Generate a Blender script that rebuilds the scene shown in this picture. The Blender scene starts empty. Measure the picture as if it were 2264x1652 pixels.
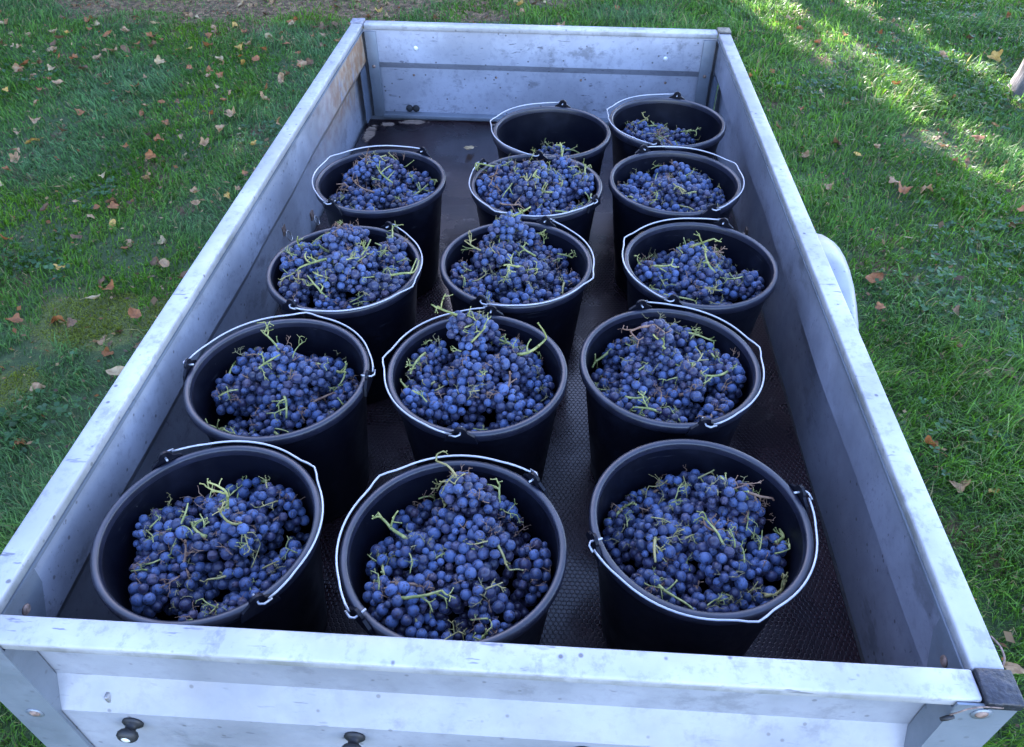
import bpy, bmesh, math, random
import numpy as np
from mathutils import Vector, Matrix, Euler, Quaternion

random.seed(7); RNG = np.random.default_rng(7)
SC = bpy.context.scene
COL = SC.collection
PI = math.pi
R = math.radians
BED = 0.5                       # height of the trailer bed above the ground

# ------------------------------------------------------------------ camera
cam_d = bpy.data.cameras.new('camera')
cam = bpy.data.objects.new('camera', cam_d); COL.objects.link(cam); SC.camera = cam
rx, ry, rz = 0.83228469, 0.00347571, 0.06257309
M = Matrix.Rotation(rz, 3, 'Z') @ Matrix.Rotation(ry, 3, 'Y') @ Matrix.Rotation(rx, 3, 'X')
cam.matrix_world = Matrix.Translation((0.09439, -0.48989, 1.26672 + BED)) @ M.to_4x4()
cam_d.sensor_width = 36; cam_d.lens = 1682.27 / 2264 * 36
cam_d.shift_x = -3.0 / 2264
cam_d.clip_start = 0.02; cam_d.clip_end = 600

# ------------------------------------------------------------------ light
SUN_EL = R(25)
hx, hy = -0.25 / 1.0308, 1 / 1.0308                 # horizontal direction towards the sun
world = bpy.data.worlds.new('World'); SC.world = world; world.use_nodes = True
wn = world.node_tree
bg = wn.nodes['Background']
sky = wn.nodes.new('ShaderNodeTexSky'); sky.sky_type = 'NISHITA'; sky.sun_disc = False
sky.sun_elevation = SUN_EL; sky.sun_rotation = math.atan2(hx, hy)
sky.air_density = 1.15; sky.dust_density = 0.6; sky.ozone_density = 1.6
wn.links.new(sky.outputs[0], bg.inputs[0]); bg.inputs[1].default_value = 0.15
sd = bpy.data.lights.new('sun', 'SUN'); sun = bpy.data.objects.new('sun', sd); COL.objects.link(sun)
sd.energy = 5.0; sd.angle = R(0.5); sd.color = (1.0, 0.92, 0.78)
to_sun = Vector((hx * math.cos(SUN_EL), hy * math.cos(SUN_EL), math.sin(SUN_EL)))
sun.rotation_euler = (-to_sun).to_track_quat('-Z', 'Y').to_euler()
sun.location = (0, 6, 9)
SC.view_settings.view_transform = 'Standard'; SC.view_settings.look = 'None'
SC.view_settings.gamma = 1.0; SC.view_settings.use_curve_mapping = False
SC.view_settings.exposure = 3.05
SC.view_settings.use_white_balance = True; SC.view_settings.white_balance_temperature = 6000; SC.view_settings.white_balance_tint = 25

# ------------------------------------------------------------------ helpers
def tag(o, label=None, cat=None, group=None, kind=None):
    if label: o['label'] = label
    if cat: o['category'] = cat
    if group: o['group'] = group
    if kind: o['kind'] = kind
    return o

def empty(name, loc=(0, 0, 0), rz=0, **k):
    o = bpy.data.objects.new(name, None); COL.objects.link(o)
    o.location = loc; o.rotation_euler = (0, 0, rz); o.empty_display_size = 0.05
    return tag(o, **k)

def link(name, me, parent=None, mat=None):
    o = bpy.data.objects.new(name, me); COL.objects.link(o)
    if mat is not None and not me.materials: me.materials.append(mat)
    if parent is not None: o.parent = parent
    return o

def bm_obj(name, bm, mat, parent=None, smooth=False):
    me = bpy.data.meshes.new(name)
    bmesh.ops.recalc_face_normals(bm, faces=bm.faces)
    bm.to_mesh(me); bm.free()
    if smooth:
        me.polygons.foreach_set('use_smooth', [True] * len(me.polygons))
    return link(name, me, parent, mat)

def smooth_angle(o, deg=40):
    me = o.data
    me.polygons.foreach_set('use_smooth', [True] * len(me.polygons))
    me.set_sharp_from_angle(angle=R(deg))
    return o

def add_box(bm, x0, x1, y0, y1, z0, z1, bev=0.0, seg=2):
    v = [bm.verts.new(p) for p in ((x0,y0,z0),(x1,y0,z0),(x1,y1,z0),(x0,y1,z0),(x0,y0,z1),(x1,y0,z1),(x1,y1,z1),(x0,y1,z1))]
    fs = [bm.faces.new([v[i] for i in q]) for q in ((0,3,2,1),(4,5,6,7),(0,1,5,4),(1,2,6,5),(2,3,7,6),(3,0,4,7))]
    if bev > 0:
        es = list({e for f in fs for e in f.edges})
        bmesh.ops.bevel(bm, geom=es, offset=bev, segments=seg, affect='EDGES', profile=0.5)

def box_obj(name, dims, mat, parent, bev=0.0, smooth=True):
    bm = bmesh.new(); add_box(bm, *dims, bev=bev)
    o = bm_obj(name, bm, mat, parent)
    if bev > 0 and smooth: smooth_angle(o, 50)
    return o

def add_tube(bm, pts, rad, n=6, cap=True):
    pts = [Vector(p) for p in pts]
    if not isinstance(rad, (list, tuple)): rad = [rad] * len(pts)
    rings = []; up = None
    for i, p in enumerate(pts):
        d = (pts[min(i + 1, len(pts) - 1)] - pts[max(i - 1, 0)])
        if d.length < 1e-9: d = Vector((0, 0, 1))
        d.normalize()
        if up is None:
            a = Vector((0, 0, 1)) if abs(d.z) < .9 else Vector((1, 0, 0))
            up = d.cross(a).normalized()
        else:
            up = (up - d * up.dot(d))
            up = up.normalized() if up.length > 1e-6 else d.orthogonal().normalized()
        w = d.cross(up)
        rings.append([bm.verts.new(p + (up * math.cos(2*PI*k/n) + w * math.sin(2*PI*k/n)) * rad[i]) for k in range(n)])
    for a, b in zip(rings, rings[1:]):
        for k in range(n): bm.faces.new((a[k], a[(k+1) % n], b[(k+1) % n], b[k]))
    if cap:
        bm.faces.new(rings[0][::-1]); bm.faces.new(rings[-1])

def add_lathe(bm, prof, n=48, center=(0, 0, 0), close=False):
    cx, cy, cz = center; rings = []
    for r_, z in prof:
        if r_ < 1e-6: rings.append([bm.verts.new((cx, cy, cz + z))])
        else: rings.append([bm.verts.new((cx + r_*math.cos(2*PI*k/n), cy + r_*math.sin(2*PI*k/n), cz + z)) for k in range(n)])
    prs = list(zip(rings, rings[1:]))
    if close: prs.append((rings[-1], rings[0]))
    for a, b in prs:
        for k in range(n):
            k2 = (k + 1) % n
            if len(a) == 1 and len(b) == 1: continue
            if len(a) == 1: bm.faces.new((a[0], b[k2], b[k]))
            elif len(b) == 1: bm.faces.new((a[k], a[k2], b[0]))
            else: bm.faces.new((a[k], a[k2], b[k2], b[k]))

def add_prism(bm, poly, axis, a0, a1):
    """polygon of 2-D points extruded along an axis (0 x, 1 y, 2 z)"""
    def P(u, v, w): return {0: (w, u, v), 1: (u, w, v), 2: (u, v, w)}[axis]
    A = [bm.verts.new(P(u, v, a0)) for u, v in poly]; B = [bm.verts.new(P(u, v, a1)) for u, v in poly]
    bm.faces.new(A[::-1]); bm.faces.new(B); n = len(poly)
    for i in range(n): bm.faces.new((A[i], A[(i+1) % n], B[(i+1) % n], B[i]))

def vnoise(x, y, s, seed=0):
    """smooth value noise 0..1 on arrays"""
    x = np.asarray(x) * s + 1000; y = np.asarray(y) * s + 1000
    xi = np.floor(x).astype(np.int64); yi = np.floor(y).astype(np.int64); fx = x - xi; fy = y - yi
    def h(a, b):
        n = (a * 374761393 + b * 668265263 + seed * 144665) & 0xffffffff
        n = ((n ^ (n >> 13)) * 1274126177) & 0xffffffff
        return ((n ^ (n >> 16)) & 0xffff) / 65535.0
    fx = fx*fx*(3-2*fx); fy = fy*fy*(3-2*fy)
    return (h(xi, yi)*(1-fx) + h(xi+1, yi)*fx)*(1-fy) + (h(xi, yi+1)*(1-fx) + h(xi+1, yi+1)*fx)*fy

# ------------------------------------------------------------------ materials
class NT:
    def __init__(s, name):
        s.m = bpy.data.materials.new(name); s.m.use_nodes = True; s.t = s.m.node_tree
        s.b = s.t.nodes['Principled BSDF']; s.out = s.t.nodes['Material Output']
    def n(s, kind, **k):
        nd = s.t.nodes.new('ShaderNode' + kind)
        for a, v in k.items(): setattr(nd, a, v)
        return nd
    def set(s, sock, v):
        if isinstance(v, bpy.types.NodeSocket): s.t.links.new(v, sock)
        else: sock.default_value = v
    def math(s, op, a, b=0.0, c=0.0, clamp=False):
        nd = s.n('Math', operation=op); nd.use_clamp = clamp
        s.set(nd.inputs[0], a); s.set(nd.inputs[1], b); s.set(nd.inputs[2], c); return nd.outputs[0]
    def vmath(s, op, a, b=(0, 0, 0), out=0):
        nd = s.n('VectorMath', operation=op); s.set(nd.inputs[0], a)
        if op == 'SCALE': s.set(nd.inputs[3], b)
        else: s.set(nd.inputs[1], b)
        return nd.outputs[out]
    def coord(s, which='Object'): return s.n('TexCoord').outputs[which]
    def mapping(s, v, scale=(1, 1, 1), rot=(0, 0, 0), loc=(0, 0, 0)):
        nd = s.n('Mapping'); s.set(nd.inputs[0], v); nd.inputs[1].default_value = loc; nd.inputs[2].default_value = rot; nd.inputs[3].default_value = scale
        return nd.outputs[0]
    def noise(s, v, scale, detail=4, rough=.55, out=0, dist=0.0):
        nd = s.n('TexNoise'); s.set(nd.inputs['Vector'], v); nd.inputs['Scale'].default_value = scale
        nd.inputs['Detail'].default_value = detail; nd.inputs['Roughness'].default_value = rough; nd.inputs['Distortion'].default_value = dist
        return nd.outputs[out]
    def voronoi(s, v, scale, out='Distance', **k):
        nd = s.n('TexVoronoi', **k); s.set(nd.inputs['Vector'], v); nd.inputs['Scale'].default_value = scale
        return nd.outputs[out]
    def ramp(s, f, a, b, lo=0.0, hi=1.0):
        nd = s.n('MapRange'); nd.interpolation_type = 'SMOOTHSTEP'
        s.set(nd.inputs[0], f); nd.inputs[1].default_value = a; nd.inputs[2].default_value = b; nd.inputs[3].default_value = lo; nd.inputs[4].default_value = hi
        return nd.outputs[0]
    def mix(s, f, a, b):
        nd = s.n('Mix', data_type='RGBA'); s.set(nd.inputs[0], f)
        for i, c in ((6, a), (7, b)):
            if isinstance(c, bpy.types.NodeSocket): s.t.links.new(c, nd.inputs[i])
            else: nd.inputs[i].default_value = (*c[:3], 1)
        return nd.outputs[2]
    def bump(s, h, strength=.3, dist=.001):
        nd = s.n('Bump'); s.set(nd.inputs['Height'], h); nd.inputs['Strength'].default_value = strength; nd.inputs['Distance'].default_value = dist
        s.t.links.new(nd.outputs[0], s.b.inputs['Normal']); return nd
    def base(s, c):
        if isinstance(c, bpy.types.NodeSocket): s.t.links.new(c, s.b.inputs['Base Color'])
        else: s.b.inputs['Base Color'].default_value = (*c[:3], 1)
    def rough(s, r_): s.set(s.b.inputs['Roughness'], r_)
    def metal(s, r_): s.set(s.b.inputs['Metallic'], r_)

def mat_galv(name, c0=(.52, .53, .55), dirt=1.0, metal=.35, rough=.5, rust=False, gloss_streak=False):
    t = NT(name); co = t.coord()
    sp = t.voronoi(co, 75, 'Color')
    g = t.n('RGBToBW'); t.t.links.new(sp, g.inputs[0])
    soft = t.noise(co, 3.5, 5, .6)
    col = t.mix(t.ramp(soft, .35, .65), tuple(x*.70 for x in c0), c0)
    col = t.mix(t.math('MULTIPLY', g.outputs[0], .12), col, tuple(x*.6 for x in c0))
    fine = t.noise(co, 45, 6, .7)
    col = t.mix(t.ramp(fine, .50, .66, 0, .42*dirt), col, (.22, .23, .27))
    # smudges
    sm = t.noise(t.mapping(co, (1, .7, 1.2), loc=(3, 1, 7)), 24 if name == 'galvanised_rail' else 7.5, 7, .70)
    col = t.mix(t.ramp(sm, .55, .66, 0, (.30 if name == 'galvanised_rail' else .5)*dirt), col, (.10, .10, .11))
    # scratches in two directions
    for i, (rot, sc) in enumerate((((.9, .5, .7), (22, 120, 70)), ((.4, 1.2, 2.2), (18, 95, 120)))):
        sn = t.noise(t.mapping(co, sc, rot, (i*5, 2, 1)), 1.0, 3, .6)
        gate = t.ramp(t.noise(t.mapping(co, loc=(i*9, 4, 2)), 6, 2), .48, .62)
        col = t.mix(t.math('MULTIPLY', t.ramp(sn, .63, .70, 0, .70*dirt), gate), col, (.10, .10, .12))
    # dark specks
    vd = t.voronoi(co, 38, 'Distance'); vc = t.voronoi(co, 38, 'Color')
    sx = t.n('SeparateColor'); t.t.links.new(vc, sx.inputs[0])
    spk = t.math('MULTIPLY', t.ramp(vd, .08, .17, 1, 0), t.ramp(sx.outputs[0], .5, .6))
    col = t.mix(t.math('MULTIPLY', spk, .7*dirt), col, (.07, .06, .06))
    if name == 'galvanised_rail':      # grime along the folded front face
        pz = t.n('SeparateXYZ'); t.t.links.new(co, pz.inputs[0])
        low = t.ramp(pz.outputs[2], BED + .352 - .0035, BED + .352 - .009)
        gr = t.ramp(t.noise(t.mapping(co, (3, 3, 1)), 3.0, 6, .65), .45, .68, .35, 1)
        col = t.mix(t.math('MULTIPLY', low, gr), col, (.20, .205, .19))
        lip = t.math('MULTIPLY', t.ramp(t.noise(t.mapping(co, (1, 1, 1), loc=(2, 8, 3)), 4.5, 5, .6), .56, .70), t.ramp(pz.outputs[1], -.022, -.034))
        col = t.mix(t.math('MULTIPLY', lip, .7), col, (.10, .085, .08))
    if rust:
        ps = t.n('SeparateXYZ'); t.t.links.new(co, ps.inputs[0])
        y = t.ramp(ps.outputs[1], 1.45, 2.15); z = t.ramp(ps.outputs[2], BED+.02, BED+.20)
        streak = t.noise(t.mapping(co, (1, 22, 5)), 1, 6, .7)
        blot = t.noise(co, 7, 6, .65, dist=.6)
        f = t.math('MULTIPLY', t.math('MULTIPLY', y, z), t.ramp(t.math('ADD', t.math('MULTIPLY', streak, .5), t.math('MULTIPLY', blot, .6)), .40, .54), clamp=True)
        f = t.math('MULTIPLY', f, t.ramp(ps.outputs[0], -.60, -.66, 0, 1)) if False else f
        col = t.mix(t.math('MULTIPLY', f, .9), col, t.mix(t.ramp(t.noise(co, 30, 4), .35, .65), (.34, .16, .05), (.46, .34, .23)))
    t.base(col)
    t.metal(metal)
    t.rough(t.ramp(t.noise(co, 12, 5, .6), .3, .7, rough-.1, rough+.14))
    hh = t.math('ADD', t.math('MULTIPLY', fine, .5), t.math('MULTIPLY', t.noise(co, 4, 2), 1.4))
    t.bump(hh, .22, .003)
    return t.m

M_panel = mat_galv('galvanised_panel', (.34, .355, .425), metal=.3)
M_panel_rust = mat_galv('galvanised_panel_rusty', (.39, .41, .475), metal=.25, rust=True)
M_far = mat_galv('galvanised_headboard', (.42, .435, .50), dirt=1.15, metal=.2)
M_rail = mat_galv('galvanised_rail', (.47, .47, .495), dirt=1.1, metal=.1, rough=.5)
M_rail_face = M_rail
M_tail = mat_galv('galvanised_tailgate', (.345, .36, .405), dirt=.7, metal=.25, rough=.45)
M_post = mat_galv('galvanised_post', (.22, .25, .29), dirt=.5, metal=.35, rough=.45)
M_guard = mat_galv('galvanised_mudguard', (.31, .335, .385), dirt=.8, metal=.3, rough=.4)

def mat_simple(name, c, rough=.5, metal=0, nscale=40, nvar=.25, bump=.15, dist=.0006):
    t = NT(name); co = t.coord(); n = t.noise(co, nscale, 4)
    t.base(t.mix(t.ramp(n, .3, .7), tuple(x*(1-nvar) for x in c), tuple(min(1, x*(1+nvar)) for x in c)))
    t.rough(rough); t.metal(metal); t.bump(n, bump, dist); return t.m

M_wire = mat_simple('galvanised_wire', (.38, .39, .43), .36, .6, 60, .08)
M_steel = mat_simple('zinc_bolt', (.45, .43, .42), .4, .8, 90, .3)
M_rusty_bolt = mat_simple('rusty_bolt', (.22, .15, .12), .7, .2, 120, .5)
M_rubber = mat_simple('black_rubber', (.018, .018, .020), .55, 0, 60, .3)
M_dark = mat_simple('dark_gap', (.02, .02, .022), .8)
M_hole = mat_simple('pale_rivet', (.75, .76, .78), .4, .3)

def mat_plastic():
    t = NT('black_bucket_plastic'); co = t.coord()
    info = t.n('ObjectInfo')
    n1 = t.noise(t.vmath('ADD', co, t.vmath('SCALE', info.outputs['Location'], 3.0)), 14, 5, .6)
    sc = t.noise(t.mapping(co, (12, 12, 220)), 1, 3, .6)
    col = t.mix(t.ramp(n1, .52, .74, 0, .5), (.0028, .0032, .0075), (.010, .011, .022))
    sp = t.voronoi(co, 42); vc = t.n('SeparateColor'); t.t.links.new(t.voronoi(co, 42, 'Color'), vc.inputs[0])
    col = t.mix(t.math('MULTIPLY', t.ramp(sp, .03, .07, .8, 0), t.ramp(vc.outputs[0], .88, .92)), col, (.30, .28, .26))
    scf = t.noise(t.mapping(co, (18, 18, 260), (.15, .1, .3)), 1, 4, .7); gt = t.ramp(t.noise(t.vmath('ADD', co, t.vmath('SCALE', info.outputs['Location'], 5.0)), 9, 3), .50, .62)
    col = t.mix(t.math('MULTIPLY', t.ramp(scf, .60, .70, 0, .55), gt), col, (.055, .055, .065))
    t.base(col)
    t.rough(t.ramp(n1, .3, .7, .34, .52)); t.b.inputs['Specular IOR Level'].default_value = .24
    t.bump(t.math('ADD', t.math('MULTIPLY', sc, .4), n1), .08, .001)
    return t.m
M_plastic = mat_plastic()
M_cap = mat_simple('black_corner_cap', (.02, .021, .028), .42, 0, 110, .5, .9, .003)
M_cap_tan = mat_simple('weathered_corner_cap', (.16, .14, .10), .7, 0, 80, .4, .4, .001)
M_cap_grey = mat_simple('grey_corner_cap', (.20, .20, .24), .6, 0, 80, .3, .4, .001)

def mat_bed():
    t = NT('phenolic_plywood'); co = t.coord(); ps = t.n('SeparateXYZ'); t.t.links.new(co, ps.inputs[0])
    S = .0098
    def cell(off):
        v = t.vmath('ADD', co, off)
        v = t.vmath('MODULO', t.vmath('ADD', v, (S*1000, S*math.sqrt(3)*1000, 0)), (S, S*math.sqrt(3), 1000.0))
        v = t.vmath('SUBTRACT', v, (S/2, S*math.sqrt(3)/2, 0))
        return t.vmath('MULTIPLY', v, (1, 1, 0))
    a = cell((0, 0, 0)); b = cell((S/2, S*math.sqrt(3)/2, 0))
    la = t.vmath('LENGTH', a, out=1); lb = t.vmath('LENGTH', b, out=1)
    pick = t.math('LESS_THAN', la, lb)
    mx = t.n('Mix', data_type='VECTOR'); t.set(mx.inputs[0], pick); t.t.links.new(b, mx.inputs[4]); t.t.links.new(a, mx.inputs[5])
    g = t.vmath('ABSOLUTE', mx.outputs[1]); gs = t.n('SeparateXYZ'); t.t.links.new(g, gs.inputs[0])
    hd = t.math('MAXIMUM', gs.outputs[0], t.math('ADD', t.math('MULTIPLY', gs.outputs[0], .5), t.math('MULTIPLY', gs.outputs[1], .866)))
    edge = t.ramp(hd, S*.36, S*.47)          # 1 in the groove between hexes
    worn = t.ramp(ps.outputs[1], 2.0, 1.2)    # pattern worn flat towards the headboard
    n = t.noise(co, 5, 5, .6); f = t.noise(co, 60, 5, .65)
    col = t.mix(t.ramp(n, .35, .65), (.011, .005, .007), (.025, .012, .014))
    col = t.mix(t.math('MULTIPLY', edge, .2), col, (.012, .009, .010))
    st = t.noise(t.mapping(co, loc=(4, 4, 4)), 11, 6, .7)
    col = t.mix(t.ramp(st, .62, .72, 0, .5), col, (.09, .075, .07))
    # bare wood where the film has worn off along the headboard
    wood = t.mix(t.ramp(t.noise(t.mapping(co, (20, 130, 1)), 1, 5, .7), .35, .65), (.13, .09, .065), (.40, .29, .22))
    d = None
    for (x, y, rx_, ry_) in ((-.475, 2.325, .055, .020), (-.10, 2.32, .075, .016), (-.625, 2.22, .022, .07), (-.57, 2.30, .028, .018), (.66, 1.2, .012, .02)):
        q = t.vmath('MULTIPLY', t.vmath('SUBTRACT', co, (x, y, BED)), (1/rx_, 1/ry_, 0))
        l = t.math('SUBTRACT', 1.25, t.vmath('LENGTH', q, out=1))
        d = l if d is None else t.math('MAXIMUM', d, l)
    d = t.math('ADD', d, t.math('MULTIPLY', t.math('SUBTRACT', t.noise(co, 50, 6, .75), .5), 2.0))
    wf = t.ramp(d, .22, .36)
    col = t.mix(wf, col, wood)
    t.base(col)
    wet = t.ramp(t.noise(t.mapping(co, loc=(9, 2, 1)), 4, 4), .42, .6)
    r0 = t.math('ADD', t.math('MULTIPLY', wet, .22), t.math('ADD', .09, t.math('MULTIPLY', f, .14)))
    t.rough(t.math('ADD', r0, t.math('MULTIPLY', wf, .4)))
    t.b.inputs['Specular IOR Level'].default_value = .36
    h = t.math('SUBTRACT', t.math('MULTIPLY', f, .35), t.math('MULTIPLY', edge, t.math('MULTIPLY', worn, 1.0)))
    h = t.math('SUBTRACT', h, t.math('MULTIPLY', wf, 1.5))
    h = t.math('ADD', h, t.math('MULTIPLY', n, 1.5))
    t.bump(h, .5, .0012)
    return t.m
M_bed = mat_bed()

def mat_grape(name, wilt=False):
    t = NT(name); co = t.coord(); info = t.n('ObjectInfo'); rnd = info.outputs['Random']
    cs = t.n('CombineXYZ'); t.set(cs.inputs[0], t.math('MULTIPLY', rnd, 37.0)); t.set(cs.inputs[1], t.math('MULTIPLY', rnd, 91.0))
    v = t.vmath('ADD', co, cs.outputs[0])
    bloom = t.noise(v, 75, 5, .6); rub = t.noise(t.vmath('ADD', v, (5, 3, 1)), 130, 5, .7, dist=1.5)
    skin = t.mix(rnd, (.008, .008, .022), (.022, .011, .030))
    blue = t.mix(t.ramp(t.math('FRACT', t.math('MULTIPLY', rnd, 7.13)), 0, 1), (.034, .064, .158), (.070, .110, .238))
    amt = t.ramp(t.math('FRACT', t.math('MULTIPLY', rnd, 3.7)), 0, .6, .22, 1.0)
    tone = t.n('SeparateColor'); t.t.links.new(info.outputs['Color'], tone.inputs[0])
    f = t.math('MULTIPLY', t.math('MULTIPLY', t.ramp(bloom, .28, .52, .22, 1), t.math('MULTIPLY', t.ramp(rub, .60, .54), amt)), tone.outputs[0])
    col = t.mix(f, skin, blue)
    if wilt: col = t.mix(.55, col, (.055, .03, .045))
    # small dark scar at the blossom end
    ps = t.n('SeparateXYZ'); t.t.links.new(co, ps.inputs[0])
    rr = t.math('SQRT', t.math('ADD', t.math('POWER', ps.outputs[0], 2), t.math('POWER', ps.outputs[1], 2)))
    scar = t.math('MULTIPLY', t.ramp(rr, .0008, .0013, 1, 0), t.math('GREATER_THAN', ps.outputs[2], 0))
    col = t.mix(t.math('MULTIPLY', scar, .85), col, (.02, .012, .012))
    t.base(col)
    t.rough(t.math('ADD', .34, t.math('MULTIPLY', f, .30)))
    t.b.inputs['Specular IOR Level'].default_value = .45
    t.b.inputs['Sheen Weight'].default_value = .12; t.b.inputs['Sheen Tint'].default_value = (.6, .7, 1, 1)
    t.bump(rub, .12 if not wilt else .7, .0008)
    return t.m
M_grape = mat_grape('blue_grape_skin'); M_wilt = mat_grape('wilted_grape_skin', True)

def mat_stem(name, c0, c1):
    t = NT(name); co = t.coord(); n = t.noise(co, 60, 4, .6)
    col = t.mix(t.ramp(n, .35, .65), c0, c1)
    t.base(col); t.rough(.55); t.b.inputs['Subsurface Weight'].default_value = 0
    t.bump(n, .3, .0006); return t.m
M_stem = mat_stem('green_grape_stem', (.15, .175, .040), (.32, .31, .10))
M_stem2 = mat_stem('straw_grape_stem', (.30, .24, .085), (.20, .19, .06))
M_stem4 = mat_stem('dull_pedicel', (.14, .13, .05), (.24, .20, .09))
M_stem3 = mat_stem('brown_grape_stem', (.13, .065, .04), (.24, .14, .08))

def mat_ground():
    t = NT('lawn_soil'); co = t.coord(); ps = t.n('SeparateXYZ'); t.t.links.new(co, ps.inputs[0])
    n = t.noise(co, 3, 6, .6); f = t.noise(co, 40, 6, .7); g = t.noise(co, 140, 4, .7)
    soil = t.mix(t.ramp(f, .35, .65), (.055, .033, .014), (.16, .095, .045))
    litter = t.mix(t.ramp(g, .4, .62), (.12, .065, .028), (.42, .26, .13))
    soil2 = t.mix(t.ramp(t.noise(co, 25, 5), .45, .6), soil, litter)
    green = t.mix(t.ramp(g, .35, .65), (.026, .050, .014), (.055, .092, .024))
    q = t.vmath('MULTIPLY', t.vmath('SUBTRACT', co, (-2.0, 6.75, 0)), (1/2.75, 1/1.95, 0))
    d = t.math('ADD', t.math('SUBTRACT', 1.0, t.vmath('LENGTH', q, out=1)), t.math('MULTIPLY', t.math('SUBTRACT', t.noise(co, 2.6, 5), .5), .5))
    col = t.mix(t.ramp(n, .36, .46), soil, green)
    col = t.mix(t.ramp(d, -.05, .08), col, soil2)
    dd = None
    for (x, y, r_) in ((-1.62, 1.66, .28), (-1.78, 1.22, .20), (-1.40, 1.72, .18)):
        l = t.math('SUBTRACT', r_, t.vmath('LENGTH', t.vmath('MULTIPLY', t.vmath('SUBTRACT', co, (x, y, 0)), (1, 1.3, 0)), out=1))
        dd = l if dd is None else t.math('MAXIMUM', dd, l)
    mo = t.ramp(t.math('ADD', dd, t.math('MULTIPLY', t.math('SUBTRACT', t.noise(co, 11, 5), .5), .3)), -.02, .05)
    col = t.mix(mo, col, t.mix(t.ramp(g, .4, .65), (.06, .075, .018), (.14, .165, .032)))
    t.base(col); t.rough(.9); t.bump(t.math('ADD', f, g), .8, .012); return t.m
M_ground = mat_ground()

def mat_blade(name, trans=.4):
    t = NT(name); at = t.n('Attribute'); at.attribute_name = 'Col'
    t.base(at.outputs['Color']); t.rough(.42); t.b.inputs['Specular IOR Level'].default_value = .35
    tr = t.n('BsdfTranslucent'); hs = t.n('HueSaturation'); hs.inputs['Value'].default_value = 1.5; hs.inputs['Saturation'].default_value = 1.1
    t.t.links.new(at.outputs['Color'], hs.inputs['Color']); t.t.links.new(hs.outputs[0], tr.inputs[0])
    mx = t.n('MixShader'); mx.inputs[0].default_value = trans
    t.t.links.new(t.b.outputs[0], mx.inputs[1]); t.t.links.new(tr.outputs[0], mx.inputs[2]); t.t.links.new(mx.outputs[0], t.out.inputs[0])
    return t.m
M_blade = mat_blade('grass_blade', .46)

def mat_leaf(name, c0, c1, trans=.25):
    t = NT(name); co = t.coord(); info = t.n('ObjectInfo')
    n = t.noise(t.vmath('ADD', co, t.vmath('SCALE', info.outputs['Location'], 7.0)), 38, 5, .6)
    col = t.mix(t.ramp(n, .3, .7), c0, c1)
    ps = t.n('SeparateXYZ'); t.t.links.new(co, ps.inputs[0])
    vein = t.ramp(t.math('ABSOLUTE', ps.outputs[1]), .0006, .0014, .5, 0)
    col = t.mix(vein, col, tuple(x*.5 for x in c0))
    t.base(col); t.rough(.6)
    tr = t.n('BsdfTranslucent'); t.t.links.new(col, tr.inputs[0]); mx = t.n('MixShader'); mx.inputs[0].default_value = trans
    t.t.links.new(t.b.outputs[0], mx.inputs[1]); t.t.links.new(tr.outputs[0], mx.inputs[2]); t.t.links.new(mx.outputs[0], t.out.inputs[0])
    t.bump(n, .4, .002); return t.m

# ------------------------------------------------------------------ ground
def ground_h(x, y):
    return (vnoise(x, y, 1.1, 3) - .5) * .045 + (vnoise(x, y, 4.0, 5) - .5) * .022

def make_ground():
    a = np.concatenate([[-120, -60, -30, -15, -9], np.arange(-6, 6.01, .12), [9, 15, 30, 60, 120]])
    b = np.concatenate([[-80, -40, -20, -10, -5], np.arange(-2, 8.6, .12), [12, 16, 24, 50, 100, 180]])
    X, Y = np.meshgrid(a, b); Z = ground_h(X, Y)
    far = (np.abs(X) > 8) | (Y > 9) | (Y < -3); Z[far] = 0
    V = np.c_[X.ravel(), Y.ravel(), Z.ravel()]
    nx, ny = len(a), len(b); i = np.arange(nx*ny).reshape(ny, nx)
    F = np.stack([i[:-1, :-1], i[:-1, 1:], i[1:, 1:], i[1:, :-1]], -1).reshape(-1, 4)
    me = bpy.data.meshes.new('ground'); me.from_pydata(V.tolist(), [], F.tolist())
    me.polygons.foreach_set('use_smooth', [True]*len(me.polygons))
    return tag(link('ground', me, None, M_ground), kind='structure')
make_ground()

# camera frustum test for where the ground can be seen
CR = np.array(M); CC = np.array([0.09439, -0.48989, 1.26672 + BED])
def img_xy(P):
    q = (np.asarray(P) - CC) @ CR; d = -q[..., 2]; d = np.where(d > .05, d, .05)
    return q[..., 0]/d*1682.27 / 1132, q[..., 1]/d*1682.27 / 826, -q[..., 2]

def soil_mask(x, y):
    d = 1 - np.sqrt(((x + 2.0)/2.75)**2 + ((y - 6.75)/1.95)**2) + (vnoise(x, y, 2.4, 11) - .5)*.55
    bare = (vnoise(x, y, 2.3, 21) + .5*vnoise(x, y, 6, 22)) / 1.5
    m = np.clip((d + .05)/.15, 0, 1)
    m = np.maximum(m, np.clip((.24 - bare)/.05, 0, 1)*.45)
    for (cx_, cy_, r_, k) in ((-1.49, 1.50, .085, 1), (-1.76, 1.41, .08, 1), (-1.25, 2.35, .16, .8), (-1.30, 3.1, .14, .7), (1.98, 3.35, .16, .75), (-2.25, 2.2, .10, .7), (1.6, 2.0, .10, .5)):
        m = np.maximum(m, k*np.clip((r_*1.3 - np.hypot(x-cx_, y-cy_) + (vnoise(x, y, 14, 31) - .5)*.1)/(.5*r_), 0, 1))
    return m
def moss_mask(x, y):
    m = np.zeros_like(x)
    for (cx_, cy_, r_) in ((-1.62, 1.66, .26), (-1.78, 1.22, .20), (-1.40, 1.72, .18)):
        m = np.maximum(m, np.clip((r_ - np.hypot(x-cx_, (y-cy_)*1.3) + (vnoise(x, y, 11, 41) - .5)*.25)/.10, 0, 1))
    return m

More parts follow.
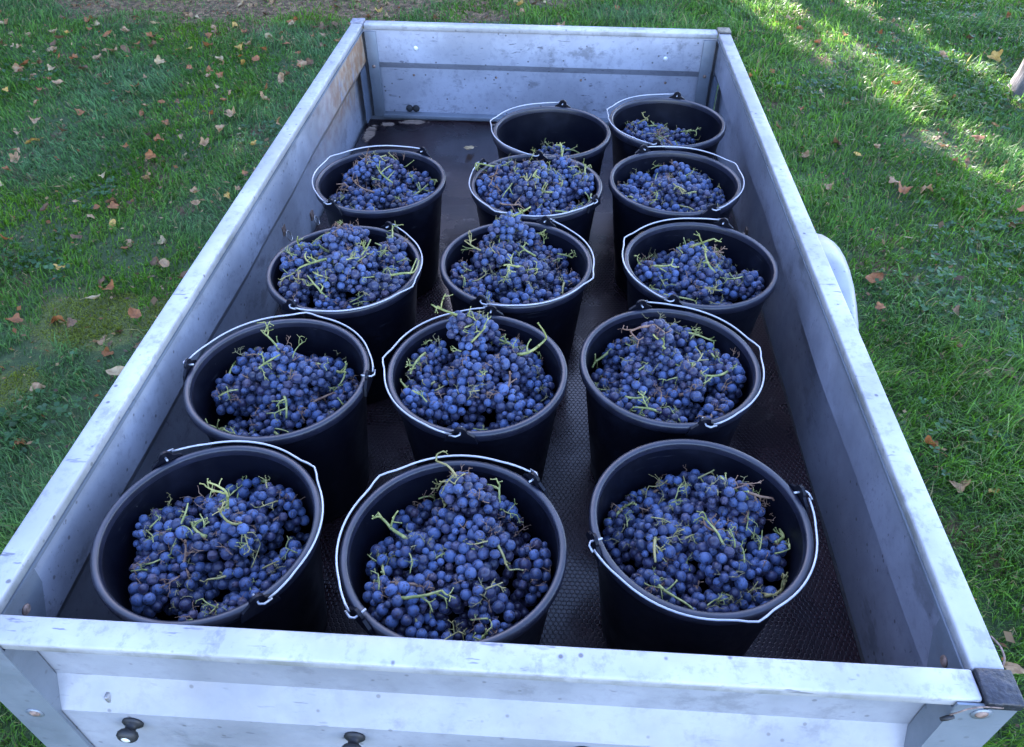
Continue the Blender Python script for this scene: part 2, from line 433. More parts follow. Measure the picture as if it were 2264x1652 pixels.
def make_grass():
    N = 2900000
    x = RNG.uniform(-5.0, 4.6, N); y = RNG.uniform(-.9, 7.6, N)
    z = ground_h(x, y)
    u, v, d = img_xy(np.stack([x, y, z], -1))
    infr = (np.abs(u) < 1.06) & (v < 1.12) & (v > -1.15)
    near = (np.abs(u) < 1.7) & (v < 1.5) & (v > -1.8)
    dist = np.maximum(d, 1.5)
    dens = np.clip((2.1/dist)**1.25, .22, 1)                  # relative density
    pr = dens * np.where(infr, 1, np.where(near, .50, .32))
    occl = (np.abs(x) < .62) & (y > .05) & (y < 2.3)
    behind = (np.abs(x) < .72) & (y > 2.35) & (y < 4.15)
    pr = np.where(occl, .02, np.where(behind, pr*.2, pr))
    so = soil_mask(x, y); mo = moss_mask(x, y)
    clump = vnoise(x, y, 7.5, 51)*.6 + vnoise(x, y, 17, 52)*.4
    pr = pr * (1 - .80*so) * (1 + 1.2*mo) * np.clip(.35 + 1.5*clump, .25, 1.15) * .42
    k = RNG.random(N) < pr
    x, y, z, d, so, mo, clump = (a[k] for a in (x, y, z, dist, so, mo, clump)); n = len(x)
    # long tufts here and there
    tuft = np.clip((vnoise(x, y, 2.6, 61) - .58)/.2, 0, 1)
    right = np.clip((x - .3)/.8, 0, 1)
    L = (.022 + .036*RNG.random(n)**1.6) * (.62 + .95*clump) * (1 + 1.0*tuft) * (1 + .12*right)
    L *= np.where(mo > .3, .30, 1) * np.where(so > .4, .6, 1)
    stray = RNG.random(n) < .012; L = np.where(stray, L*1.7, L)
    w = (.0010 + .0010*RNG.random(n)) * np.clip(d/2.1, 1, 2.1)
    # swirl: blades lean the way their neighbours do
    sw = vnoise(x, y, 1.5, 71)*2*PI*1.6 + vnoise(x, y, 5, 72)*2.5
    az = sw + RNG.normal(0, 1.15, n)
    lean = np.clip(RNG.normal(1.0, .36, n) + .15*tuft, .05, 1.5)
    dx, dy = np.cos(az), np.sin(az); px, py = -dy, dx
    tw = RNG.normal(0, .6, n); px, py = np.cos(az + PI/2 + tw), np.sin(az + PI/2 + tw)
    # three-point spine
    h1 = np.cos(lean*.45)*L*.5; r1 = np.sin(lean*.45)*L*.5
    l2 = np.clip(lean*1.35, 0, 1.9)
    h2 = h1 + np.cos(l2)*L*.5; r2 = r1 + np.sin(l2)*L*.5
    V = np.empty((n, 5, 3), np.float32)
    for i, (rr, hh, ww) in enumerate(((0, 0, -1), (0, 0, 1), (r1, h1, .85), (r1, h1, -.85), (r2, h2, 0))):
        V[:, i, 0] = x + dx*rr + px*w*ww; V[:, i, 1] = y + dy*rr + py*w*ww; V[:, i, 2] = z + hh - (.004 if i < 2 else 0)
    V[:, 4, 2] = np.maximum(V[:, 4, 2], z + .004)
    # colours
    tone = vnoise(x, y, 1.7, 81); t2 = vnoise(x, y, 9, 82); rn = RNG.random(n)
    c = np.empty((n, 3))
    A = np.array([.070, .185, .028]); B = np.array([.140, .285, .030]); Cc = np.array([.110, .225, .085])
    c[:] = A + (B - A)*tone[:, None]
    cool = np.clip((vnoise(x, y, 2.1, 83) - .45)*3, 0, 1)*(1-.6*right)
    c += (Cc - c)*(.75*cool)[:, None]
    c *= (.5 + .85*rn**1.3)[:, None] * (.82 + .36*t2)[:, None]
    yel = (rn > .94); c[yel] = np.array([.26, .23, .10])*(.6 + .6*RNG.random(yel.sum()))[:, None]
    c = np.where((mo > .3)[:, None], np.array([.18, .22, .035])*(.6 + .6*rn)[:, None], c)
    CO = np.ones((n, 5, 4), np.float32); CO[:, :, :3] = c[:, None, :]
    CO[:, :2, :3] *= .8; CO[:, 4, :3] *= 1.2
    me = bpy.data.meshes.new('grass')
    me.vertices.add(n*5); me.vertices.foreach_set('co', V.ravel())
    base = np.arange(n)*5
    q = np.stack([base, base+1, base+2, base+3], 1); t = np.stack([base+3, base+2, base+4], 1)
    loops = np.concatenate([q, t], 1).ravel()
    me.loops.add(len(loops)); me.loops.foreach_set('vertex_index', loops.astype(np.int32))
    me.polygons.add(2*n)
    st = np.stack([np.arange(n)*7, np.arange(n)*7+4], 1).ravel(); tot = np.tile([4, 3], n)
    me.polygons.foreach_set('loop_start', st.astype(np.int32)); me.polygons.foreach_set('loop_total', tot.astype(np.int32))
    me.update(calc_edges=True)
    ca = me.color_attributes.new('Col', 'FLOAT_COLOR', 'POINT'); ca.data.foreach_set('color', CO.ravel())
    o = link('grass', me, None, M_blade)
    tag(o, 'uneven green autumn lawn grass around the trailer', 'grass', kind='stuff')
    print('grass blades', n)
make_grass()

def quads_mesh(name, centres, normals, spins, sl, sw_, cols, mat, bend=0.0):
    """many small kite-shaped leaves in one mesh"""
    n = len(centres); N_ = normals/np.linalg.norm(normals, axis=1, keepdims=True)
    a = np.cross(N_, np.array([0.0, 0, 1.0])); bad = np.linalg.norm(a, axis=1) < 1e-3; a[bad] = [1, 0, 0]
    a /= np.linalg.norm(a, axis=1, keepdims=True); b = np.cross(N_, a)
    cs, sn = np.cos(spins)[:, None], np.sin(spins)[:, None]
    u = a*cs + b*sn; v = -a*sn + b*cs
    sl = np.asarray(sl)[:, None]; sw_ = np.asarray(sw_)[:, None]
    P = np.stack([centres - u*sl*.5, centres + v*sw_*.5 - u*sl*.05, centres + u*sl*.5 - N_*sl*bend, centres - v*sw_*.5 - u*sl*.05], 1).astype(np.float32)
    me = bpy.data.meshes.new(name); me.vertices.add(4*n); me.vertices.foreach_set('co', P.ravel())
    me.loops.add(4*n); me.loops.foreach_set('vertex_index', np.arange(4*n, dtype=np.int32))
    me.polygons.add(n); me.polygons.foreach_set('loop_start', (np.arange(n)*4).astype(np.int32)); me.polygons.foreach_set('loop_total', np.full(n, 4, np.int32))
    me.update(calc_edges=True)
    CO = np.ones((n, 4, 4), np.float32); CO[:, :, :3] = cols[:, None, :]
    ca = me.color_attributes.new('Col', 'FLOAT_COLOR', 'POINT'); ca.data.foreach_set('color', CO.ravel())
    me.materials.append(mat); return me

def make_clover():
    cen = []
    spots = [(2.25, 4.35, .30, 170), (2.5, 3.8, .3, 170), (1.95, 2.35, .28, 150), (1.65, 1.95, .22, 110), (-2.02, 1.98, .15, 60), (-1.55, 1.12, .14, 40), (-2.05, 2.55, .12, 30),
             (1.55, 3.9, .2, 50), (2.9, 5.1, .5, 200), (1.9, 1.6, .2, 50), (-3.0, 4.0, .3, 60), (-1.45, 3.2, .15, 30), (1.35, 1.2, .14, 30)]
    C_, N_, S_, L_, W_, K_ = [], [], [], [], [], []
    for x, y, r_, k in spots:
        for _ in range(k):
            px = random.gauss(x, r_*.6); py = random.gauss(y, r_*.6); h = random.uniform(.018, .055); s = random.uniform(.012, .026)
            z = float(ground_h(np.array([px]), np.array([py]))[0]) + h; a0 = random.uniform(0, 2*PI)
            col = np.array([.050, .125, .045])*random.uniform(.6, 1.35)
            for j in range(3):
                a = a0 + j*2*PI/3
                C_.append((px + math.cos(a)*s*.5, py + math.sin(a)*s*.5, z)); N_.append((random.gauss(0, .3) - math.cos(a)*.2, random.gauss(0, .3) - math.sin(a)*.2, 1)); S_.append(random.uniform(0, 6.28)); L_.append(s); W_.append(s*.95); K_.append(col*random.uniform(.85, 1.15))
    me = quads_mesh('clover', np.array(C_), np.array(N_), np.array(S_), L_, W_, np.array(K_), M_blade)
    tag(link('clover', me), 'small round-leaved clover and weeds in patches of the lawn', 'clover', kind='stuff')
make_clover()

def make_litter():
    """tiny bits of broken leaf and bark in the bare soil and between the blades"""
    N = 120000; x = RNG.uniform(-5, 4.5, N); y = RNG.uniform(.2, 7.6, N)
    so = soil_mask(x, y); u, v, d = img_xy(np.stack([x, y, 0*x], -1))
    k = (RNG.random(N) < np.clip(so, .22, 1)*.6) & (np.abs(u) < 1.2) & (v < 1.3) & ~((np.abs(x) < .7) & (y < 3.5))
    x, y = x[k], y[k]; n = len(x); z = ground_h(x, y) + RNG.uniform(.001, .012, n) + np.where(soil_mask(x, y) < .3, .022, 0)
    nr = np.stack([RNG.normal(0, .35, n), RNG.normal(0, .35, n), np.ones(n)], 1)
    s = RNG.uniform(.006, .026, n) * np.where(RNG.random(n) < .06, 1.9, 1); pal = np.array([[.12, .07, .045], [.26, .15, .065], [.09, .05, .022], [.36, .24, .12], [.26, .10, .03]])
    c = pal[RNG.integers(0, 5, n)]*RNG.uniform(.6, 1.3, n)[:, None]
    me = quads_mesh('leaf_litter', np.stack([x, y, z], 1), nr, RNG.uniform(0, 6.28, n), s, s*RNG.uniform(.2, .8, n), c, M_blade)
    tag(link('leaf_litter', me), 'crumbled brown leaf bits and bark on bare soil', 'leaf litter', kind='stuff')
make_litter()

# ------------------------------------------------------------------ fallen leaves
LEAF_MATS = {
    'tan': mat_leaf('tan_leaf', (.25, .135, .060), (.46, .29, .15)),
    'rust-brown': mat_leaf('rust_leaf', (.21, .070, .020), (.40, .155, .050)),
    'pale beige': mat_leaf('beige_leaf', (.34, .23, .11), (.54, .40, .22)),
    'orange-yellow': mat_leaf('yellow_leaf', (.40, .20, .04), (.62, .40, .09)),
    'dark brown': mat_leaf('dark_leaf', (.10, .05, .022), (.21, .11, .050)),
}
def leaf_mesh(kind, seed):
    rd = random.Random(seed); n = 22; outer = []
    for k in range(n):
        a = 2*PI*k/n
        if kind == 'lobed':
            r_ = .55 + .45*abs(math.cos(2.5*a))**.7 + rd.uniform(-.05, .05); r_ *= (.75 + .25*math.cos(a/2)**2)
            x, y = r_*math.cos(a)*.042, r_*math.sin(a)*.040
        else:
            x = math.cos(a)*.040; y = math.sin(a)*.024*(1 - .25*math.cos(a)) * (1 - .5*max(0, math.cos(a))**6); x += rd.uniform(-1, 1)*.001
        outer.append((x, y))
    cu = rd.uniform(6, 20)*rd.choice((1, 1, -.6)); cv = rd.uniform(6, 26); ph = rd.uniform(0, 6); am = rd.uniform(.003, .008)
    def zf(x, y): return cu*x*x*.6 + cv*y*y + am*math.sin(x*110 + ph)*math.sin(y*120 + ph*2)
    bm = bmesh.new(); rings = []
    c = bm.verts.new((0, 0, zf(0, 0)))
    for f in (.35, .68, 1.0):
        rings.append([bm.verts.new((x*f, y*f, zf(x*f, y*f))) for x, y in outer])
    for k in range(n): bm.faces.new((c, rings[0][k], rings[0][(k+1) % n]))
    for a, b in zip(rings, rings[1:]):
        for k in range(n): bm.faces.new((a[k], b[k], b[(k+1) % n], a[(k+1) % n]))
    s = Vector((-.036, 0, zf(-.036, 0)))
    add_tube(bm, [s, s + Vector((-.014, .002, .002)), s + Vector((-.030, .006, -.001))], [.0009, .0007, .0009], 4)
    me = bpy.data.meshes.new('fallen_leaf'); bm.to_mesh(me); bm.free()
    me.polygons.foreach_set('use_smooth', [True]*len(me.polygons)); return me
LEAF_MESH = {}
for cname in LEAF_MATS:
    for j in range(4):
        me = leaf_mesh('lobed' if j % 2 == 0 else 'oval', hash((j, len(cname))) % 1000); me.materials.append(LEAF_MATS[cname]); LEAF_MESH[cname, j] = me

def put_leaf(x, y, z, cname, j, s, label, group, tilt=.35):
    o = link('fallen_leaf', LEAF_MESH[cname, j]); o.location = (x, y, z)
    o.rotation_euler = (random.gauss(0, tilt) + (PI if random.random() < .3 else 0), random.gauss(0, tilt), random.uniform(0, 2*PI)); o.scale = (s, s*random.uniform(.8, 1.1), s)
    return tag(o, label, 'leaf', group)

SPECIAL = [  # seen one by one in the photograph: x, y, colour, form, size, label
    (-1.62, 1.80, 'rust-brown', 0, .95, 'rust-brown leaf on the moss edge beside a pale toadstool-like cap left of the trailer'),
    (-1.37, 1.33, 'pale beige', 1, .85, 'pale beige round leaf below the mossy patch left of the trailer'),
    (-1.23, .92, 'rust-brown', 0, .95, 'rust-brown leaf touching a pale round leaf left of the trailer'),
    (-1.16, .93, 'pale beige', 1, .75, 'pale round leaf touching a rust-brown leaf left of the trailer'),
    (2.65, 3.25, 'rust-brown', 0, 1.5, 'large curled orange-brown leaf in the sunlit grass right of the trunk'),
    (1.66, 2.72, 'rust-brown', 2, 1.1, 'rust leaf close against a tan leaf beyond the right mudguard'),
    (1.76, 2.74, 'tan', 0, 1.0, 'tan leaf close against a rust leaf beyond the right mudguard'),
    (-2.62, 3.05, 'orange-yellow', 1, .95, 'bright orange-yellow oval leaf in the grass left of the trailer'),
    (2.72, 4.42, 'orange-yellow', 0, 1.2, 'yellow-brown upright leaf in the grass behind the tree trunk'),
    (1.38, .98, 'orange-yellow', 3, .5, 'tiny yellow leaf close to the right rail of the trailer'),
]
for (x, y, c, j, s, lab) in SPECIAL:
    put_leaf(x, y, float(ground_h(np.array([x]), np.array([y]))[0]) + .038, c, j, s, lab, None, .3)
cnt = 0; tries = 0; placed = [(a[0], a[1]) for a in SPECIAL]
while cnt < 284 and tries < 20000:
    tries += 1
    x = random.uniform(-4.6, 3.6); y = random.uniform(.0, 4.9)
    u, v, d = img_xy(np.array([x, y, .03]))
    if abs(u) > 1.03 or v > 1.04 or v < -1.1: continue
    if abs(x) < .80 and y < 2.45: continue
    if abs(x) < .7 and y < 4.2: continue
    side = 'left' if x < 0 else 'right'
    p = vnoise(np.array([x]), np.array([y]), 1.6, 91)[0]
    so_ = float(soil_mask(np.array([x]), np.array([y]))[0])
    if random.random() > (.40 + .6*p)*(1.0 if side == 'left' else .36)*(.7 + .6*so_): continue
    if any((x-a)**2 + (y-b)**2 < .05**2 for a, b in placed): continue
    placed.append((x, y))
    cn = random.choices(['tan', 'rust-brown', 'pale beige', 'orange-yellow', 'dark brown'], [30, 34, 8, 6, 22])[0]
    form = random.choice((0, 2, 0, 2, 1, 3)); sz = random.uniform(.45, .95)
    if side == 'left':
        where = ('near the bare soil beyond the left corner' if y > 4.4 and x > -2.2 else 'at the far left of the lawn' if y > 4.4 else 'beside the mossy patch left of the trailer' if math.hypot(x+1.6, y-1.5) < .5
                 else 'close along the left rail of the trailer' if x > -1.05 - .18*y*.5 else 'low at the left edge, before the mossy patch' if y < 1.3 else 'in the mid lawn left of the trailer' if y < 3.0 else 'in the upper lawn left of the trailer')
    else:
        where = ('near the tree trunk on the right' if math.hypot(x-2.8, y-4) < .8 else 'beyond the right far corner of the trailer' if y > 4.2 else 'just past the right mudguard' if x < 1.6 and 1.2 < y < 2.6
                 else 'close along the right rail near the black corner cap' if y < 1.2 else 'in the mid lawn right of the trailer' if y < 2.8 else 'in the upper lawn right of the trailer')
    zz = float(ground_h(np.array([x]), np.array([y]))[0]) + (random.uniform(.020, .046) if so_ < .4 else random.uniform(.004, .014))
    put_leaf(x, y, zz, cn, form, sz, f"{'large' if sz > .70 else 'small'} {cn} {'lobed' if form % 2 == 0 else 'oval'} fallen leaf {where}", f'fallen {cn} leaves {where}', .38)
    cnt += 1

def more_leaves():
    """the small far leaves past the first three hundred"""
    C_ = []; V = []; F = []; MI = []; mats = list(LEAF_MATS.values()); k = 0; tries = 0
    while k < 330 and tries < 20000:
        tries += 1
        x = random.uniform(-4.9, 4.2); y = random.uniform(3.9, 6.8)
        if x > 0 and random.random() < .6: continue
        so_ = float(soil_mask(np.array([x]), np.array([y]))[0])
        if random.random() > .45 + .5*so_: continue
        ci = random.choices(range(5), [30, 32, 7, 6, 25])[0]; me = LEAF_MESH[list(LEAF_MATS)[ci], random.choice((0, 2, 1))]
        s_ = random.uniform(.45, 1.0); E_ = Euler((random.gauss(0, .4), random.gauss(0, .4), random.uniform(0, 6.28))).to_matrix()*s_
        z = float(ground_h(np.array([x]), np.array([y]))[0]) + (.026 if so_ < .4 else .008); b = len(V)
        V += [E_ @ v.co + Vector((x, y, z)) for v in me.vertices]; F += [[b + i for i in p.vertices] for p in me.polygons]; MI += [ci]*len(me.polygons); k += 1
    m2 = bpy.data.meshes.new('far_fallen_leaves'); m2.from_pydata([v[:] for v in V], [], F)
    for m in mats: m2.materials.append(m)
    m2.polygons.foreach_set('material_index', MI); m2.polygons.foreach_set('use_smooth', [True]*len(F))
    tag(link('far_fallen_leaves', m2), 'small brown and tan fallen leaves strewn over the far lawn', 'fallen leaves', kind='stuff')
more_leaves()

# ------------------------------------------------------------------ tree, and added hedges that shape the light
def tube_limb(bm, p0, p1, r0, r1, seg=5, wob=.06, n=8):
    pts = []; rr = []
    for i in range(seg + 1):
        t = i/seg; q = p0.lerp(p1, t) + Vector((random.gauss(0, wob), random.gauss(0, wob), 0))*(t*(1-t)*4)
        pts.append(q); rr.append(r0 + (r1-r0)*t)
    add_tube(bm, pts, rr, n)
def mat_bark():
    t = NT('grey_bark'); co = t.coord(); n = t.noise(t.mapping(co, (1, 1, .18)), 34, 6, .7); m = t.noise(co, 6, 4)
    col = t.mix(t.ramp(n, .35, .65), (.085, .08, .075), (.215, .205, .19)); col = t.mix(t.ramp(m, .55, .75, 0, .5), col, (.12, .14, .08))
    t.base(col); t.rough(.85); t.bump(n, .8, .012); return t.m
M_bark = mat_bark()
def make_tree():
    root = empty('garden_tree', (2.83, 4.02, 0), label='grey-barked tree trunk rising from the lawn at the far right of the trailer', cat='tree')
    bm = bmesh.new()
    prof = [(-.15, .20), (0, .165), (.10, .145), (.3, .130), (.8, .122), (1.6, .115), (2.3, .11)]
    pts = [(random.gauss(0, .004), random.gauss(0, .004), z) for z, _ in prof]
    add_tube(bm, pts, [r_ for _, r_ in prof], 20)
    bm_obj('trunk', bm, M_bark, root, True)
    tips = []
    for k in range(6):
        a = k*2*PI/6 + .3; bm = bmesh.new()
        p0 = Vector((math.cos(a)*.05, math.sin(a)*.05, 2.15 + .05*(k % 3))); p1 = Vector((math.cos(a)*1.5, math.sin(a)*1.5, 4.2 + random.uniform(-.5, .6)))
        tube_limb(bm, p0, p1, .055, .012)
        for j in range(3):
            t = .4 + .2*j; q = p0.lerp(p1, t); e = q + Vector((random.gauss(0, .6), random.gauss(0, .6), random.uniform(.3, .9))); tube_limb(bm, q, e, .02, .005, 3, .03, 5); tips.append(e)
        tips.append(p1); bm_obj('limb', bm, M_bark, root, True)
    C_ = []
    for e in tips:
        for _ in range(110): C_.append((e.x + random.gauss(0, .32), e.y + random.gauss(0, .32), e.z + random.gauss(0, .28)))
    C_ = np.array(C_); n = len(C_)
    pal = np.array([[.06, .10, .02], [.16, .12, .03], [.05, .08, .02], [.20, .10, .03]])
    me = quads_mesh('crown', C_, RNG.normal(0, 1, (n, 3)) + [0, 0, .8], RNG.uniform(0, 6.28, n), RNG.uniform(.06, .11, n), RNG.uniform(.05, .08, n), pal[RNG.integers(0, 4, n)], M_blade)
    link('crown', me, root)
make_tree()

def make_hedge(c0, c1, top, label, name='added_shade_hedge', a0=13.2, soft=.22):
    """added, unseen leaf screen beyond the lawn that blocks the sun"""
    h = np.array([hx, hy]); nrm = np.array([hy, -hx])        # along the sun, across it
    root = empty(name, (0, 0, 0), label=label, cat='hedge' if 'hedge' in name else 'tree')
    mid = (c0 + c1)/2; wid = c1 - c0
    g = .17; cc, zz = np.meshgrid(np.arange(c0 + .07, c1 - .03, g), np.arange(.05, top, g)); cc = cc.ravel(); zz = zz.ravel()
    P = []; 
    for lay in range(4):
        c = cc + RNG.normal(0, .05, len(cc)); z = zz + RNG.normal(0, .07, len(cc)); a = a0 + lay*.35 + RNG.uniform(-.2, .2, len(cc))
        c = np.clip(c, c0 + RNG.random(len(c))*soft, c1 - RNG.random(len(c))*soft)
        P.append(np.stack([h[0]*a + nrm[0]*c, h[1]*a + nrm[1]*c, z], 1))
    P = np.concatenate(P); n = len(P)
    N_ = np.array([h[0], h[1], .35]) + RNG.normal(0, .35, (n, 3))
    sz = RNG.uniform(.26, .40, n); cols = np.array([.020, .045, .014])*RNG.uniform(.6, 1.6, n)[:, None]
    me = quads_mesh('foliage', P, N_, RNG.uniform(0, 6.28, n), sz, sz*.8, cols, M_blade2); link('foliage', me, root)
    bm = bmesh.new(); k = max(1, int(wid/1.2))
    for i in range(k):
        c = c0 + wid*(i + .5)/k; x = h[0]*(a0+.6) + nrm[0]*c; y = h[1]*(a0+.6) + nrm[1]*c
        b2 = bmesh.new(); tube_limb(b2, Vector((x, y, -.1)), Vector((x, y, top*.9)), .09, .02, 5, .03, 8); bm_obj('trunk', b2, M_bark, root, True)
    bm.free()
M_blade2 = mat_blade('hedge_leaf', .08)
LEFTH = True
make_hedge(-9.0, 2.70, 8.6, 'unseen hedge added to block the sun beyond the lawn, left of the gap')  # hedges added out of frame as sun blockers, gap placed for the streaks
make_hedge(3.14, 3.42, 8.6, 'slim unseen conifer added to split the sun gap between the two hedges', 'added_shade_conifer')  # added blocker strip that makes two sun streaks out of one
make_hedge(3.66, 9.5, 8.6, 'unseen hedge added to block the sun beyond the lawn, right of the gap')

def sprays():
    root = empty('added_dapple_leaves', (hx*12.4 + hy*2.9, hy*12.4 - hx*2.9, 0), label='loose unseen leaves added across the hedge gap to dapple the sun', cat='branches')  # added leaf scatter, unseen, only breaks up the sun patches
    n = 1500; c = np.where(RNG.random(n) < .72, RNG.uniform(2.62, 3.2, n), RNG.uniform(3.38, 3.72, n)); z = RNG.uniform(.1, 8.5, n); a = 12.4 + RNG.normal(0, .25, n)
    clump = vnoise(c*3, z*1.3, 1.6, 5); k = clump > .50; c, z, a = c[k], z[k], a[k]; n = len(c)
    P = np.stack([hx*a + hy*c, hy*a - hx*c, z], 1) - np.array([hx*12.4 + hy*2.9, hy*12.4 - hx*2.9, 0])
    sz = RNG.uniform(.08, .15, n)
    me = quads_mesh('foliage', P, np.array([hx, hy, .3]) + RNG.normal(0, .6, (n, 3)), RNG.uniform(0, 6.28, n), sz, sz*.7, np.array([.06, .10, .03])*RNG.uniform(.6, 1.6, n)[:, None], M_blade); link('foliage', me, root)
    bm = bmesh.new(); tube_limb(bm, Vector((-.3, 0, -.1)), Vector((.1, 0, 8.2)), .035, .01, 6, .05, 6); bm_obj('stem', bm, M_bark, root, True)
sprays()
def side_shade_hedge():
    root = empty('added_side_hedge', (-8.5, 2, 0), label='unseen hedge added left of the lawn to darken the right side panel', cat='hedge')  # added out of frame to cut skylight from the left
    g = .2; yy, zz = np.meshgrid(np.arange(-6, 12, g), np.arange(.05, 6.6, g)); yy = yy.ravel(); zz = zz.ravel(); P = []
    for lay in range(3):
        P.append(np.stack([-lay*.4 + RNG.normal(0, .15, len(yy)), yy + RNG.normal(0, .06, len(yy)) - 2, zz + RNG.normal(0, .07, len(yy))], 1))
    P = np.concatenate(P); n = len(P); sz = RNG.uniform(.28, .42, n)
    me = quads_mesh('foliage', P, np.array([1, 0, .35]) + RNG.normal(0, .4, (n, 3)), RNG.uniform(0, 6.28, n), sz, sz*.8, np.array([.020, .045, .014])*RNG.uniform(.6, 1.6, n)[:, None], M_blade2); link('foliage', me, root)
side_shade_hedge()

# ------------------------------------------------------------------ trailer
W2 = .636; RT = .040; L = 2.336; HT = .352; B = BED
def skew(x, y): return y + (-.017*x/W2 + .004)*(y/L)      # the headboard stands a little out of square
def skew_mesh(o):
    for v in o.data.vertices: v.co.y = skew(v.co.x, v.co.y)
    return o
trailer = empty('box_trailer', (0, 0, 0), label='low galvanised box trailer with dark plywood bed carrying fourteen black buckets', cat='trailer')
PROF_T = [(.006, HT-.02), (.006, .203), (.036, .149), (.036, -.035)]
PROF_H = [(.006, HT-.02), (.006, .214), (.030, .186), (.030, -.035)]
PROF = [(.006, HT-.02), (.006, .220), (.036, .168), (.036, -.035)]    # inner face: s outward, z
def sheet(prof, th=.0016):
    out = []
    for s, z in prof[::-1]: out.append((s + th, z + (.0004 if z > 0 else 0)))
    return prof + out
def side_panel(sign, mat):
    bm = bmesh.new(); n = 60
    poly = sheet(PROF); ys = np.linspace(.0, L + .031, n + 1); rings = []
    rd = random.Random(3 if sign < 0 else 4)
    for y in ys:                                             # slight waviness of the pressed sheet
        wv = .0022*math.sin(y*5.1 + sign) + .0013*math.sin(y*13.7 + 2*sign)
        rings.append([bm.verts.new((sign*(W2 + s + (wv if .05 < z + .1 < .42 else 0)), y, B + z)) for s, z in poly])
    m = len(poly)
    for a, b in zip(rings, rings[1:]):
        for k in range(m): bm.faces.new((a[k], a[(k+1) % m], b[(k+1) % m], b[k]))
    bm.faces.new(rings[0]); bm.faces.new(rings[-1][::-1])
    o = skew_mesh(bm_obj('side_panel', bm, mat, trailer)); smooth_angle(o, 20)
    rb = bmesh.new(); x0, x1 = sorted((sign*(W2), sign*(W2 + RT)))
    segs = 40
    add_box(rb, x0, x1, -.0, L, B + HT - .020, B + HT, bev=.003)
    r_ = bm_obj('top_rail', rb, M_rail, o); skew_mesh(r_); smooth_angle(r_, 50)
    # hemmed inner lip just under the rail
    lip = bmesh.new(); x0, x1 = sorted((sign*(W2 - .0015), sign*(W2 + .004))); add_box(lip, x0, x1, .0, L, B + HT - .026, B + HT - .0205)
    skew_mesh(bm_obj('rail_lip', lip, M_post, o))
    return o
left_panel = side_panel(-1, M_panel_rust); right_panel = side_panel(1, M_panel)
left_panel['label'] = 'left side panel with orange rust stains near the headboard'

def end_panel(name, y0, sign, mat, rivets):
    bm = bmesh.new(); poly = [(y0 + sign*s, B + z) for s, z in sheet(PROF_T if sign < 0 else PROF_H)]
    e = -.002 if sign < 0 else .034
    add_prism(bm, poly, 0, -W2 - e, W2 + e)
    o = bm_obj(name, bm, mat, trailer)
    rb = bmesh.new(); a, b = sorted((y0, y0 + sign*RT)); add_box(rb, -W2 + .004, W2 - .0015, a, b, B + HT - .021, B + HT - .0005, bev=.0035)
    r_ = bm_obj('top_rail', rb, M_rail, o); smooth_angle(r_, 50)
    if sign > 0: skew_mesh(o); skew_mesh(r_)
    return o
tailgate = end_panel('tailgate', 0.0, -1, M_tail, 0)
headboard = end_panel('headboard', L, 1, M_far, 0)
# thin gutter under the headboard
skew_mesh(box_obj('bottom_lip', (-W2 + .04, W2 - .03, L - .004, L + .030, B + .002, B + .016), M_post, headboard, .001))

def disc(name, c, nrm, r_, h, mat, parent, n=14, dome=True):
    bm = bmesh.new(); prof = [(0, h), (r_*.55, h*.92), (r_*.9, h*.5), (r_, 0), (0, -.001)] if dome else [(0, h), (r_, h), (r_, 0), (0, 0)]
    add_lathe(bm, prof, n); q = Vector((0, 0, 1)).rotation_difference(Vector(nrm))
    bmesh.ops.transform(bm, matrix=Matrix.Translation(c) @ q.to_matrix().to_4x4(), verts=bm.verts)
    o = bm_obj(name, bm, mat, parent, True); return o
for x, z in ((-.448, .268), (.463, .256)):
    disc('plug', (x, skew(x, L) + .0058, B + z), (0, -1, 0), .0085, .003, M_hole, headboard)
for x in (-.468, -.154, .165, .478):
    disc('rivet', (x, skew(x, L) + .030, B + .160), (0, -1, 0), .005, .003, M_rusty_bolt, headboard)
for _x in (-.497, -.471): disc('worn_bolt_head', (_x, skew(_x, L) + .0298, B + .030), (0, -1, 0), .014, .009, M_dark, headboard)

M_post_shaded = mat_galv('shaded_zinc_post', (.15, .18, .24), dirt=.3, metal=.3, rough=.5)  # darker copy of the post zinc, shade of the far corner put into the colour
